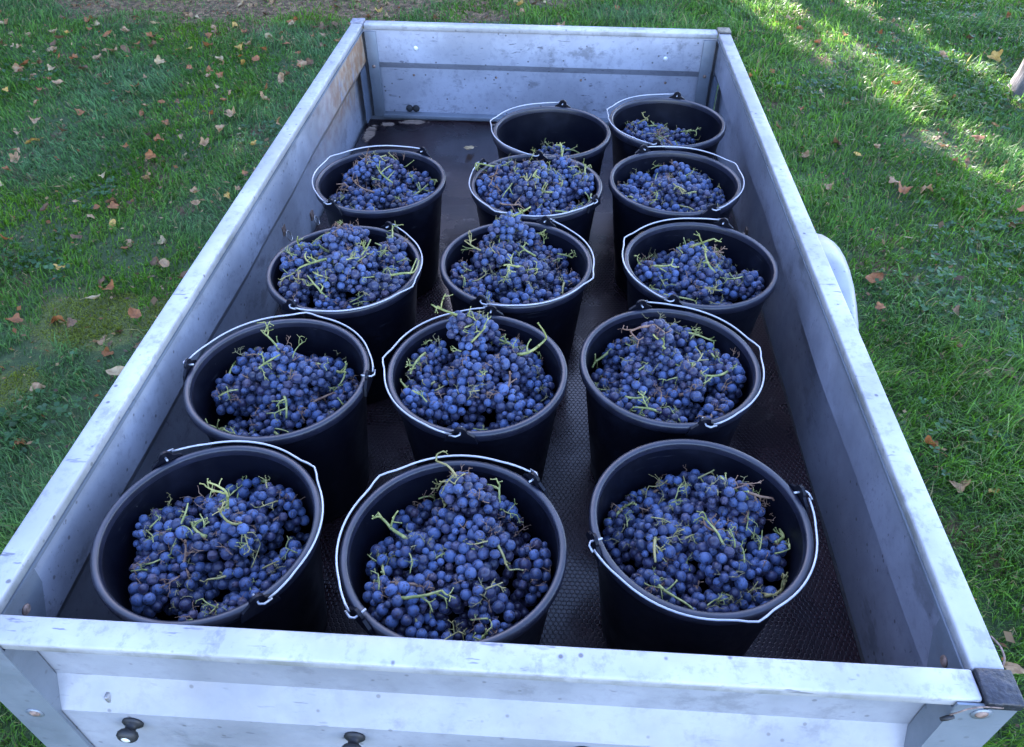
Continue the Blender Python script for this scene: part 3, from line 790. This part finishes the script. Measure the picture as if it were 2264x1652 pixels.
# corner posts --------------------------------------------------------------
def near_post(sx):
    bm = bmesh.new()
    x0, x1 = sorted((sx*.604, sx*(W2 + RT + .002)))
    add_box(bm, x0, x1, -.0445, -.0415, B - .08, B + HT - .006)          # face plate
    o = bm_obj('corner_post', bm, M_post, trailer)
    b2 = bmesh.new(); x0, x1 = sorted((sx*.604, sx*.6065)); 
    poly = [(-.0414, B - .08), (-.0414, B + HT - .022), (-.0095, B + HT - .022), (-.0095, B + .201), (-.0392, B + .147), (-.0392, B - .08)]
    add_prism(b2, poly, 0, x0, x1)                                           # return against the pressed sheet
    bm_obj('post_return', b2, M_post, o)
    b3 = bmesh.new(); xa, xb = sorted((sx*(W2 + RT - .0005), sx*(W2 + RT + .0022))); add_box(b3, xa, xb, -.0414, .06, B - .08, B + HT - .022)
    bm_obj('side_flange', b3, M_post, o)
    disc('rivet', (sx*(.640), -.0446, B + (.325 if sx > 0 else .150)), (0, -1, 0), .0085, .0035, M_rusty_bolt, o)
    disc('washer', (sx*(.640), -.0446, B + (.325 if sx > 0 else .150)), (0, -1, 0), .013, .001, M_post, o, dome=False)
    # triangular gusset inside, on the side panel
    g = bmesh.new(); xg0, xg1 = sorted((sx*(W2 + .0015), sx*(W2 + .0055)))
    add_prism(g, [(.002, B + HT - .028), (.075, B + HT - .028), (.002, B + .235)] if False else [(.002, B + .232), (.052, B + .232), (.085, B + HT - .060), (.088, B + HT - .028), (.002, B + HT - .028)], 0, xg0, xg1)
    gs = bm_obj('gusset', g, M_post, o)
    disc('bolt', (sx*(W2 + .0012), .040, B + .292), (-sx, 0, 0), .0085, .004, M_rusty_bolt, o)
    return o
near_post(-1); near_post(1)
def cap(x0, x1, y0, y1, mat, ridges=True):
    bm = bmesh.new(); a, b = sorted((x0, x1)); add_box(bm, a, b, y0, y1, B + HT - .003, B + HT + .006, bev=.0028)
    add_box(bm, a + .001, b - .001, y0 + .001, y1 - .001, B + HT - .011, B + HT - .003)
    return smooth_angle(bm_obj('corner_cap', bm, mat, trailer), 50)
cap(W2 - .001, W2 + RT + .004, -.047, -.001, M_cap); cap(-W2 + .001, -W2 - RT - .004, -.047, -.001, M_cap)
yl, yr = skew(-W2, L), skew(W2, L)
cap(W2 - .002, W2 + RT + .003, yr - .002, yr + .044, M_cap_tan); cap(-W2 + .004, -W2 - RT - .003, yl - .002, yl + .044, M_cap_grey)
bm = bmesh.new(); add_box(bm, W2 + .002, W2 + RT + .002, yr - .012, yr - .003, B + HT - .004, B + HT + .004, bev=.001); bm_obj('cap_strap', bm, M_rubber, trailer)
for sx in (-1, 1):
    yy = skew(sx*W2, L)
    o = box_obj('corner_post', (*sorted((sx*(W2 - .0045), sx*(W2 - .046))), yy - .002, yy + .0045, B + .006, B + HT - .026), M_post, trailer, .001)
    b2 = bmesh.new(); xa, xb = sorted((sx*(W2 - .002), sx*(W2 + .0045))); add_box(b2, xa, xb, yy - .004, yy + .004, B + .01, B + HT - .03); bm_obj('seal', b2, M_rubber, o)
    b3 = bmesh.new(); xa, xb = sorted((sx*(W2 + .0075), sx*(W2 + .0115))); add_box(b3, xa, xb, yy - .075, yy - .005, B + .01, B + .205); bm_obj('post_return', b3, M_post_shaded, o)
    disc('rivet', (sx*(W2 - .025), yy - .0022, B + .200), (0, -1, 0), .0065, .004, M_rusty_bolt, o)
# retaining wire at the near right corner
def curve_pts(P, n=6):
    P = [Vector(p) for p in P]; out = []
    for i in range(len(P) - 1):
        a = P[max(i-1, 0)]; b = P[i]; c = P[i+1]; d = P[min(i+2, len(P)-1)]
        for k in range(n):
            t = k/n; out.append(.5*((2*b) + (c-a)*t + (2*a-5*b+4*c-d)*t*t + (3*b-a-3*c+d)*t**3))
    out.append(P[-1]); return out
bm = bmesh.new()
add_tube(bm, curve_pts([(.601, -.048, B+.325), (.606, -.050, B+.337), (.616, -.0495, B+.347), (.634, -.0478, B+.3505), (.655, -.0475, B+.3495)], 5), .0010, 6)
add_tube(bm, curve_pts([(.679, .010, B+.345), (.683, .018, B+.349), (.684, .034, B+.349), (.680, .050, B+.345)], 5), .0013, 6)
bm_obj('retaining_wire', bm, M_rusty_bolt, trailer, True)
bm = bmesh.new(); add_lathe(bm, [(0, .009), (.0025, .008), (.0032, 0), (.0025, -.008), (0, -.009)], 10)
bmesh.ops.transform(bm, matrix=Matrix.Translation((.600, -.049, B + .318)) @ Matrix.Rotation(.9, 4, 'Y'), verts=bm.verts); bm_obj('wire_end', bm, M_rubber, trailer, True)

# tarpaulin knobs on the tailgate
def knob(x, z):
    k = empty('tarpaulin_knob', (x, -.0378, B + z)); k.parent = trailer; k.scale = (1, .68, 1)
    q = Matrix.Rotation(PI/2, 4, 'X')
    bm = bmesh.new(); add_lathe(bm, [(0, 0), (.0155, 0), (.0160, .004), (.0120, .008), (.0085, .011), (.0080, .018), (.0110, .022)], 20); bmesh.ops.transform(bm, matrix=q, verts=bm.verts); bm_obj('collar', bm, M_rubber, k, True)
    bm = bmesh.new(); add_lathe(bm, [(.0080, .019), (.0130, .0215), (.0158, .027), (.0155, .033), (.0120, .038), (.0070, .0395)], 20); bmesh.ops.transform(bm, matrix=q, verts=bm.verts); bm_obj('head', bm, M_rubber, k, True)
    bm = bmesh.new(); add_lathe(bm, [(0, .0412), (.0050, .0408), (.0072, .0392), (.0072, .037)], 14); bmesh.ops.transform(bm, matrix=q, verts=bm.verts); bm_obj('screw', bm, M_hole, k, True)
for x in (-.505, -.171, .163, .497): knob(x, .122)
# slot with a pin on the sloping strip
bm = bmesh.new(); add_box(bm, -.5335, -.5275, -.0305, -.0185, B + .164, B + .180, bev=.002); bm_obj('slot_pin', bm, M_steel, trailer)

# bed, lash rings
box_obj('bed_floor', (-.656, .656, .004, L + .008, B - .021, B), M_bed, trailer, .0012)
bm = bmesh.new(); add_box(bm, -.672, .672, -.030, L + .03, B - .040, B - .0225); bm_obj('bed_frame', bm, M_dark, trailer)
def lash(y, z, sx):
    r0 = empty('lashing_ring', (sx*(W2 + .034), skew(sx*W2, y), B + z)); r0.parent = trailer
    bm = bmesh.new(); add_box(bm, -.004, .002, -.012, .012, -.014, .014, bev=.0015); bm_obj('plate', bm, M_rusty_bolt, r0)
    bm = bmesh.new(); pts = [(-sx*(.006 + .010*(1-math.cos(a))/2), .013*math.sin(a), -.004 - .014 + .014*math.cos(a)) for a in np.linspace(0, 2*PI, 15)]
    add_tube(bm, pts, .0022, 6); bm_obj('ring', bm, M_steel, r0, True)
lash(1.55, .030, -1); lash(1.31, .125, -1); lash(1.55, .03, 1)

# mudguards, wheels, axle, chassis, drawbar
def mudguard(sx):
    bm = bmesh.new(); n = 22; rr = .36; cy, cz = 1.30, B - .24; rows = []
    for i in range(n + 1):
        a = R(-98 + 196*i/n); ring = []
        for (x, dr) in ((.700, 0), (.765, .002), (.830, .003), (.860, -.002), (.880, -.014), (.889, -.034), (.887, -.0345), (.877, -.016), (.858, -.006), (.830, 0.001), (.765, -.0005), (.700, -.003)):
            ring.append(bm.verts.new((sx*x, cy + (rr + dr)*math.sin(a), cz + (rr + dr)*math.cos(a))))
        rows.append(ring)
    m = len(rows[0])
    for a, b in zip(rows, rows[1:]):
        for k in range(m): bm.faces.new((a[k], a[(k+1) % m], b[(k+1) % m], b[k]))
    bm.faces.new(rows[0]); bm.faces.new(rows[-1][::-1])
    bm_obj('mudguard', bm, M_guard, trailer, True)
    w = empty('wheel', (sx*.80, 1.30, .262)); w.parent = trailer; q = Matrix.Rotation(PI/2, 4, 'Y')
    bm = bmesh.new(); add_lathe(bm, [(.155, -.06), (.20, -.072), (.245, -.070), (.262, -.055), (.265, -.02), (.265, .02), (.262, .055), (.245, .070), (.20, .072), (.155, .06)], 36, close=True); bmesh.ops.transform(bm, matrix=q, verts=bm.verts); bm_obj('tyre', bm, M_rubber, w, True)
    bm = bmesh.new(); add_lathe(bm, [(0, -.02), (.05, -.02), (.06, .01), (.12, .03), (.148, .055), (.156, .058), (.156, -.058), (.140, -.05), (0, -.03)], 28); bmesh.ops.transform(bm, matrix=q, verts=bm.verts); bm_obj('rim', bm, M_steel, w, True)
mudguard(-1); mudguard(1)
bm = bmesh.new(); add_tube(bm, [(-.74, 1.30, .262), (.74, 1.30, .262)], .025, 12); bm_obj('axle', bm, M_post, trailer, True)
for sx in (-1, 1): box_obj('chassis_beam', (*sorted((sx*.45, sx*.50)), .1, L - .05, B - .14, B - .041), M_post, trailer, .003)
box_obj('drawbar', (-.035, .035, 1.6, 3.75, B - .215, B - .142), M_post, trailer, .004)
bm = bmesh.new(); add_lathe(bm, [(0, .04), (.03, .035), (.036, 0), (.03, -.03), (0, -.03)], 16, (0, 3.80, B - .17)); bm_obj('coupling', bm, M_rubber, trailer, True)

# leaf lying on the bed
put_leaf(-.237, 2.094, B + .006, 'pale beige', 1, .62, 'small dry beige leaf lying on the empty part of the trailer bed', None, .15)

# ------------------------------------------------------------------ buckets
HB = .310
def lathe_mesh(name, prof, n, mat, close=False):
    bm = bmesh.new(); add_lathe(bm, prof, n, close=close); bmesh.ops.recalc_face_normals(bm, faces=bm.faces)
    me = bpy.data.meshes.new(name); bm.to_mesh(me); bm.free(); me.polygons.foreach_set('use_smooth', [True]*len(me.polygons)); me.materials.append(mat); return me
ME_shell = lathe_mesh('shell', [(0, .004), (.118, .004), (.121, .0), (.1265, .0), (.1285, .004), (.1300, .02), (.1570, .262), (.1585, .266), (.1600, .2955),
                                 (.1562, .2965), (.1550, .27), (.1285, .02), (.124, .010), (0, .010)], 72, M_plastic)
M_rimp = mat_simple('black_rim_plastic', (.010, .011, .022), .36, 0, 30, .25, .1, .0006); M_rimp.node_tree.nodes['Principled BSDF'].inputs['Specular IOR Level'].default_value = .6
ME_rim = lathe_mesh('rim', [(.1566, .2964), (.1600, .2962), (.1612, .2925), (.1684, .2915), (.1698, .2930), (.1702, .3040), (.1694, .3078), (.1672, .3097), (.1640, .3102), (.1606, .3098), (.1584, .3085), (.1574, .3060)], 96, M_rimp, close=True)
for _m in (ME_rim, ME_shell): _m.set_sharp_from_angle(angle=R(50))
def lug_mesh():
    bm = bmesh.new()
    # an ear standing on the outside of the rim: tangential y, radial x, centred on angle 0
    pts = []
    for k in range(9):
        a = PI*k/8; pts.append((.0115*math.cos(a), .322 - .004 + .0115*math.sin(a)))
    poly = [(.030, .294)] + [(.024, .3095)] + pts + [(-.024, .3095), (-.030, .294)]
    A = [bm.verts.new((.1745, y, z)) for y, z in poly]; Bv = [bm.verts.new((.1695, y, z)) for y, z in poly]
    bm.faces.new(A); bm.faces.new(Bv[::-1]); n = len(poly)
    for i in range(n): bm.faces.new((A[i], A[(i+1) % n], Bv[(i+1) % n], Bv[i]))
    bmesh.ops.recalc_face_normals(bm, faces=bm.faces)
    me = bpy.data.meshes.new('lug'); bm.to_mesh(me); bm.free(); me.materials.append(M_plastic); return me
ME_lug = lug_mesh()
def handle_mesh(rise, drop):
    """wire bail folded down round one side of the rim; lugs at +-90 deg, middle at 0 deg"""
    pts = []
    z0 = .3185
    pts += [(.0, -.1600, z0 + .001), (.0, -.1660, z0), (.0, -.1790, z0)]
    hook = [(.006, -.1830, z0 - .001), (.018, -.1815, z0 - .001)]
    pts += hook
    for i in range(1, 40):
        t = i/40; a = -PI/2 + PI*t
        lift = math.sin(PI*t)
        r_ = .1718 + .0010*lift + .009*max(0, 1 - abs(t-.5)/.055)**.8
        edge = min(t, 1-t)
        if edge < .13: r_ += .0090*(1 - edge/.13)
        pts.append((r_*math.cos(a), r_*math.sin(a), z0 - drop*lift*.0 + (rise*.55*lift) - .006*math.sin(PI*t)**.5))
    pts += [(.018, .1815, z0 - .001), (.006, .1830, z0 - .001), (.0, .1790, z0), (.0, .1660, z0), (.0, .1600, z0 + .001)]
    bm = bmesh.new(); add_tube(bm, pts, .0018, 8); bmesh.ops.recalc_face_normals(bm, faces=bm.faces)
    me = bpy.data.meshes.new('handle'); bm.to_mesh(me); bm.free(); me.polygons.foreach_set('use_smooth', [True]*len(me.polygons)); me.materials.append(M_wire); return me

# x, y, lug angle, side the handle is folded to, handle rise, level at edge, dome, peak(dx,dy,h), words
BK = [
 (-.419, .184, 133,  42, .000, -.070, .045, (.03, .03, .010), 'left', 'nearest'),
 (-.040, .173,  48, 138, .004, -.058, .048, (.02, .100, .055), 'middle', 'nearest'),
 ( .333, .243,  19, -71, .000, -.080, .050, (.05, .070, .040), 'right', 'nearest'),
 (-.414, .532, 178,  88, .002, -.066, .045, (-.02, .05, .020), 'left', 'second'),
 (-.043, .567,  86, 172, .006, -.046, .048, (-.02, .105, .050), 'middle', 'second'),
 ( .319, .608, 105,  14, .004, -.050, .050, (-.02, .070, .025), 'right', 'second'),
 (-.371, .891,  65, -25, .003, -.012, .045, (.00, .08, .010), 'left', 'third'),
 ( .008, .932,  69, -20, .004, -.034, .045, (-.03, .100, .035), 'middle', 'third'),
 ( .417, .952,  65, 156, .008, -.060, .055, (.00, .060, .015), 'right', 'third'),
 (-.367, 1.290, 58, 146, .012, -.048, .035, (-.05, .080, .040), 'left', 'fourth'),
 ( .039, 1.287, 149, 239, .006, -.020, .045, (.04, .04, .010), 'middle', 'fourth'),
 ( .396, 1.326, 115, 26, .014, -.048, .045, (.03, .05, .010), 'right', 'fourth'),
 ( .070, 1.601, 80, 168, .014, -.110, .025, (.01, .02, .01), 'left', 'farthest'),
 ( .407, 1.685, 75, 162, .012, -.082, .025, (-.05, .05, .015), 'right', 'farthest'),
]
STATE = ['deep black bucket of blue grapes', 'black bucket with a steep peak of blue grapes', 'black bucket two-thirds full of blue grapes, wire handle folded to the front',
         'black bucket of blue grapes with kinked handle folded back', 'black bucket of blue grapes heaped up to the back rim', 'black bucket of blue grapes, handle folded right',
         'black bucket heaped over with grapes and bare stalks', 'black bucket of grapes piled high, handle folded right', 'black bucket three-quarters full of grapes, handle folded left',
         'black bucket of grapes with a mound at its left back', 'brim-full black bucket of blue grapes', 'black bucket of blue grapes, handle folded right', 'almost empty black bucket with a few grapes at the bottom',
         'half-full black bucket of grapes by the far right corner']
HANDLES = {}
def make_bucket(i):
    x, y, la, ka, rise, *_ , colw, roww = BK[i]
    b = empty('black_bucket', (x, y, B + .0008), 0, label=f'{STATE[i]}, {colw} of the {roww} row', cat='bucket', group='black buckets of grapes on the trailer bed')
    if len(b['label'].split()) > 16: b['label'] = f'{STATE[i].split(",")[0]}, {colw} of the {roww} row'
    sh = link('shell', ME_shell, b); rm = link('rim', ME_rim, b)
    for k in (0, 180):
        l = link('lug', ME_lug, b); l.rotation_euler = (0, 0, R(la + k))
    if rise not in HANDLES: HANDLES[rise] = handle_mesh(rise, .004)
    # snap the fold direction to square with the lugs
    c1, c2 = la + 90, la - 90; d1 = abs((c1 - ka + 180) % 360 - 180); d2 = abs((c2 - ka + 180) % 360 - 180)
    hd = link('handle', HANDLES[rise], b); hd.rotation_euler = (0, 0, R(c1 if d1 < d2 else c2))
    return b
for i in range(len(BK)): make_bucket(i)

# ------------------------------------------------------------------ grapes
def grape_mesh(name, seed, wilt):
    rd = random.Random(seed); bm = bmesh.new(); bmesh.ops.create_uvsphere(bm, u_segments=20, v_segments=13, radius=1.0)
    ph = [rd.uniform(0, 6.28) for _ in range(6)]
    for v in bm.verts:
        p = v.co; k = 1 + .012*math.sin(3*p.x + ph[0]) + .012*math.sin(3*p.y + ph[1])
        if wilt: k *= .86 + .055*math.sin(9*p.x + ph[2]) + .055*math.sin(8*p.y + ph[3]) + .05*math.sin(10*p.z + ph[4])
        if p.z > .96: k -= .035*(p.z - .96)/.04
        v.co = p*k; v.co.z *= rd.choice((1.04,)) if not wilt else .92
    bmesh.ops.scale(bm, vec=(.0074,)*3, verts=bm.verts)
    me = bpy.data.meshes.new(name); bm.to_mesh(me); bm.free(); me.polygons.foreach_set('use_smooth', [True]*len(me.polygons))
    me.materials.append(M_wilt if wilt else M_grape); return me
G_MESH = [grape_mesh('grape', 10 + k, False) for k in range(5)]; G_WILT = [grape_mesh('grape', 30 + k, True) for k in range(3)]
# low-cost berry for the layers underneath
_b = bmesh.new(); bmesh.ops.create_icosphere(_b, subdivisions=2, radius=1.0)
ICO_V = np.array([v.co[:] for v in _b.verts]); ICO_F = np.array([[v.index for v in f.verts] for f in _b.faces]); _b.free()

def bucket_r(z_rel):      # inner radius at height relative to the rim
    return .1545 - (-z_rel)/.30*.030

OCT = ['right', 'back-right', 'back', 'back-left', 'left', 'front-left', 'front', 'front-right']
CL = [0, 0, 0]      # centre and reach that a stalk may not leave while it is below the rim
def fork(bm, p, d, r_, depth, length):
    """a bare, knuckled grape stalk with short side pedicels"""
    n = 6; pts = [p.copy()]; q = p.copy(); dd = d.normalized()
    bend = Vector((random.gauss(0, 1), random.gauss(0, 1), random.gauss(0, .6)))*.22
    for i in range(n):
        dd = (dd + bend*.35 + Vector((random.gauss(0, .08),)*3)).normalized(); q = q + dd*length/n
        ex, ey = q.x + CL[0], q.y + CL[1]; rr_ = math.hypot(ex, ey); lim = .146 if q.z + CL[2] < .004 else .168
        if rr_ > lim: q.x = ex*lim/rr_ - CL[0]; q.y = ey*lim/rr_ - CL[1]
        pts.append(q.copy())
    add_tube(bm, pts, [r_*(1 - .42*i/n) for i in range(n + 1)], 6)
    if depth > 0:
        k = random.randint(2, 3)
        for j in range(k):
            m = random.randint(2, n); side = dd.cross(Vector((random.gauss(0, 1), random.gauss(0, 1), random.gauss(0, 1)))).normalized()
            fork(bm, pts[m], (dd*.5 + side), r_*.62, depth - 1, length*random.uniform(.30, .55))
    else:
        # swollen tip where the berry came off
        add_tube(bm, [pts[-1], pts[-1] + dd*.0012, pts[-1] + dd*.0022], [r_*.6, r_*1.25, r_*.8], 5)

def make_grapes(bi):
    x0, y0, la, ka, rise, lev, dome, (pdx, pdy, ph), colw, roww = BK[bi]
    rd = random.Random(100 + bi); rg = np.random.default_rng(200 + bi)
    few = bi == 12
    R0 = bucket_r(lev)
    def S(x, y):
        r2 = (x*x + y*y)/(R0*R0)
        return lev + dome*(1 - r2) + ph*math.exp(-((x-pdx)**2 + (y-pdy)**2)/(2*.038**2))
    spots = []
    if few:
        spots = [(0.01, .045, 'back'), (-.035, .0, 'left'), (.045, .01, 'right')]
    else:
        for k in range(8):
            a = k*PI/4 + rd.uniform(-.22, .22); rr = R0 - rd.uniform(.024, .038)
            spots.append((rr*math.cos(a), rr*math.sin(a), 'by the %s rim' % OCT[k]))
        for k in range(5):
            a = k*2*PI/5 + rd.uniform(-.3, .3) + .6; rr = rd.uniform(.050, .068)
            spots.append((rr*math.cos(a), rr*math.sin(a), 'just %s of centre' % ['back-right', 'back-left', 'left', 'front', 'right'][k]))
        spots.append((rd.uniform(-.012, .012), rd.uniform(-.012, .012), 'at the very centre'))
        if ph > .02: spots.append((pdx, pdy, 'topping the heap'))
    P = []; own = []; rad = []; surf = []; bunch = []
    for k, (cx, cy, words) in enumerate(spots):
        ax = rd.uniform(0, 2*PI)
        rc = math.hypot(cx, cy)
        if rc > .085: ax = math.atan2(cy, cx) + PI/2 + rd.uniform(-.6, .6) + (PI if rd.random() < .5 else 0)
        hl = rd.uniform(.038, .056); r_ = rd.uniform(.024, .035)
        top = words == 'topping the heap'
        if top: hl, r_ = .045, .028
        zc = S(cx, cy) - r_ + rd.uniform(-.026, .020) + (.012 if top else 0)
        e = .02; gx = (S(cx+e, cy) - S(cx-e, cy))/(2*e); gy = (S(cx, cy+e) - S(cx, cy-e))/(2*e)
        dv = Vector((math.cos(ax), math.sin(ax), gx*math.cos(ax) + gy*math.sin(ax) + rd.uniform(-.2, .2))).normalized()
        sd_ = dv.cross(Vector((0, 0, 1))).normalized(); up = sd_.cross(dv).normalized()
        c = Vector((cx, cy, zc)); bunch.append((c, dv, up, hl, r_, words))
        mine = []
        for tries in range(1500):
            if len(mine) > 54: break
            t = rg.uniform(-1, 1); th = rg.uniform(0, 2*PI)
            if math.sin(th) < -.55: continue
            prof = (1 - abs(t)**2.6)**.5 * (1 - .28*t)           # wide shoulder, narrow tip
            lay = 1.0 if rg.random() < .8 else .5
            gr = rg.choice([.0055, .0074, .0084, .0092, .0100], p=[.12, .20, .30, .24, .14])
            rr = max(prof*r_*lay - .004, 0)
            q = c + dv*(t*hl) + (sd_*math.cos(th) + up*math.sin(th))*rr*rg.uniform(.92, 1.1)
            if any((q - m[0]).length < .90*(gr + m[1]) for m in mine): continue
            mine.append((q, gr, lay))
        for q, gr, lay in mine: P.append(q[:]); rad.append(gr); own.append(k); surf.append(lay)
    # filler berries under the bunches
    nb = len(P)
    nf = 60 if few else 260
    for _ in range(nf):
        a = rg.uniform(0, 2*PI); rr = (R0*.97 - .008)*math.sqrt(rg.random()) if not few else .075*math.sqrt(rg.random())
        x, y = rr*math.cos(a), rr*math.sin(a) + (.02 if few else 0)
        P.append((x, y, S(x, y) - rg.uniform(.042, .070))); rad.append(.0078); own.append(-1); surf.append(0)
    P = np.array(P); rad = np.array(rad); own = np.array(own)
    P0 = P.copy()
    for it in range(18):                                    # push overlapping berries apart
        D = P[:, None, :] - P[None, :, :]; dist = np.sqrt((D**2).sum(-1)) + np.eye(len(P))
        ov = np.clip((rad[:, None] + rad[None, :])*.985 - dist, 0, None); np.fill_diagonal(ov, 0)
        P = P + (D/dist[..., None]*ov[..., None]*.5).sum(1)*.5
        P += (P0 - P)*.12
        rr = np.hypot(P[:, 0], P[:, 1]); lim = np.where(P[:, 2] > -.004, 1e9, bucket_r(np.minimum(P[:, 2], 0)) - rad - .001)
        lim = np.where(P[:, 2] > -.004, .152 if bi not in (6, 10) else .160, lim)
        f = np.where(rr > lim, lim/np.maximum(rr, 1e-6), 1); P[:, 0] *= f; P[:, 1] *= f
        P[:, 2] = np.maximum(P[:, 2], -.298 + rad)
    # hidden berries: something sits right above them
    D = P[None, :, :2] - P[:, None, :2]; d2 = np.sqrt((D**2).sum(-1)); dz = P[None, :, 2] - P[:, None, 2]
    above = ((d2 < .0125) & (dz > .010)).sum(1); deep = P[:, 2] < np.array([S(a, b) for a, b in P[:, :2]]) - .034
    hid = (above >= 2) | deep | (own < 0)
    # but a free-standing flank is seen
    zb = B + .0008 + HB
    bd = f"the {roww} row's {colw} bucket"
    quality = [rd.random() for _ in spots]
    for k, (c, dv, up, hl, r_, words) in enumerate(bunch):
        idx = np.where((own == k) & ~hid)[0]
        if len(idx) < 3: 
            hid[idx] = True; continue
        o = c + Vector((x0, y0, zb))
        col = 'blue-black'
        g = empty('grape_bunch', o, label=f'{col} grape bunch {words} of {bd}' if 'bucket' not in words else words, cat='grapes', group='bunches of blue grapes in the buckets')
        tone = min(1.0, .40 + .8*rd.random()**.7)
        for j in idx:
            wl = rd.random() < (.16 if quality[k] < .35 else .075)
            ob = link('grape', (G_WILT if wl else G_MESH)[rd.randrange(3 if wl else 5)], g)
            ob.location = Vector(P[j]) + Vector((x0, y0, zb)) - o
            ob.color = (tone, tone, tone, 1)
            s = rad[j]/.0074; ob.scale = (s*rd.uniform(.93, 1.03), s*rd.uniform(.95, 1.03), s*rd.uniform(.95, 1.08))
            out = (Vector(P[j]) - c); out = (out.normalized() + Vector((rd.gauss(0, .5), rd.gauss(0, .5), rd.gauss(0, .5)))).normalized()
            ob.rotation_mode = 'QUATERNION'; ob.rotation_quaternion = Vector((0, 0, 1)).rotation_difference(out) @ Quaternion((0, 0, 1), rd.uniform(0, 6.28))
        # stem of the bunch
        random.seed(bi*50 + k)
        CL[:] = [c.x, c.y, c.z]; bm = bmesh.new(); vis = rd.random()
        st = -dv*hl*.45 + up*(r_*.92)
        if vis < .74:
            d = (-dv*.8 + up*rd.uniform(-.05, .38) + Vector((rd.gauss(0, .3), rd.gauss(0, .3), 0)))
            fork(bm, st, d, rd.uniform(.0021, .0033), rd.choice((1, 2, 2)), rd.uniform(.038, .070) * (1.15 if bi == 6 else 1))
        for q in range(2 if bi in (0, 6, 2) else 1):
            t = rd.uniform(-.7, .6); b0 = dv*(t*hl) + up*(r_*rd.uniform(.85, 1.0)) + dv.cross(up)*rd.gauss(0, r_*.3)
            fork(bm, b0, Vector((rd.gauss(0, 1), rd.gauss(0, 1), rd.uniform(0, .35))), rd.uniform(.0011, .0016), 2, rd.uniform(.022, .040))
        n_main = len(bm.faces)
        # rachis running through the top of the bunch with pedicels between the berries
        for q in range(6 if vis < .66 else 5):
            t = rd.uniform(-.6, .8); b0 = dv*(t*hl) + up*(r_*rd.uniform(.55, .9)) + dv.cross(up)*rd.gauss(0, r_*.4)
            fork(bm, b0, up + Vector((rd.gauss(0, .7), rd.gauss(0, .7), 0)), .0008, 1, rd.uniform(.010, .022))
        mt = M_stem if rd.random() < .58 else (M_stem2 if rd.random() < .6 else M_stem3)
        bm.faces.ensure_lookup_table()
        for fi in range(n_main, len(bm.faces)): bm.faces[fi].material_index = 1
        so = bm_obj('stem', bm, mt, g, True); so.data.materials.append(rd.choice((M_stem3, M_stem3, M_stem4)))
    # lower layers
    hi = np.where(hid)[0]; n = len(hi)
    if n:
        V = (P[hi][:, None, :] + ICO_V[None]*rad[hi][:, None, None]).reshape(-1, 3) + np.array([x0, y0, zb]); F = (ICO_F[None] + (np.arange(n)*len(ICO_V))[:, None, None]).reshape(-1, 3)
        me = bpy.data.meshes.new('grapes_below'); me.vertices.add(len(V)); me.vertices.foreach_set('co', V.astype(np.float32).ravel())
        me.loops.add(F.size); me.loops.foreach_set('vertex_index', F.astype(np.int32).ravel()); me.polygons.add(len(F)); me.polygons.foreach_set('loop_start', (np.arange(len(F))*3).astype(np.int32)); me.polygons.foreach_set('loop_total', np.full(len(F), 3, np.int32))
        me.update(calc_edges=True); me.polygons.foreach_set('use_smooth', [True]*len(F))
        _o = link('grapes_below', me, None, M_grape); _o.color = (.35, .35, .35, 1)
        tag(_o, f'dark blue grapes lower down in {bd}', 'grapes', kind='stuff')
    return int((~hid).sum())
tot = 0
for i in range(len(BK)): tot += make_grapes(i)
print('grapes', tot)
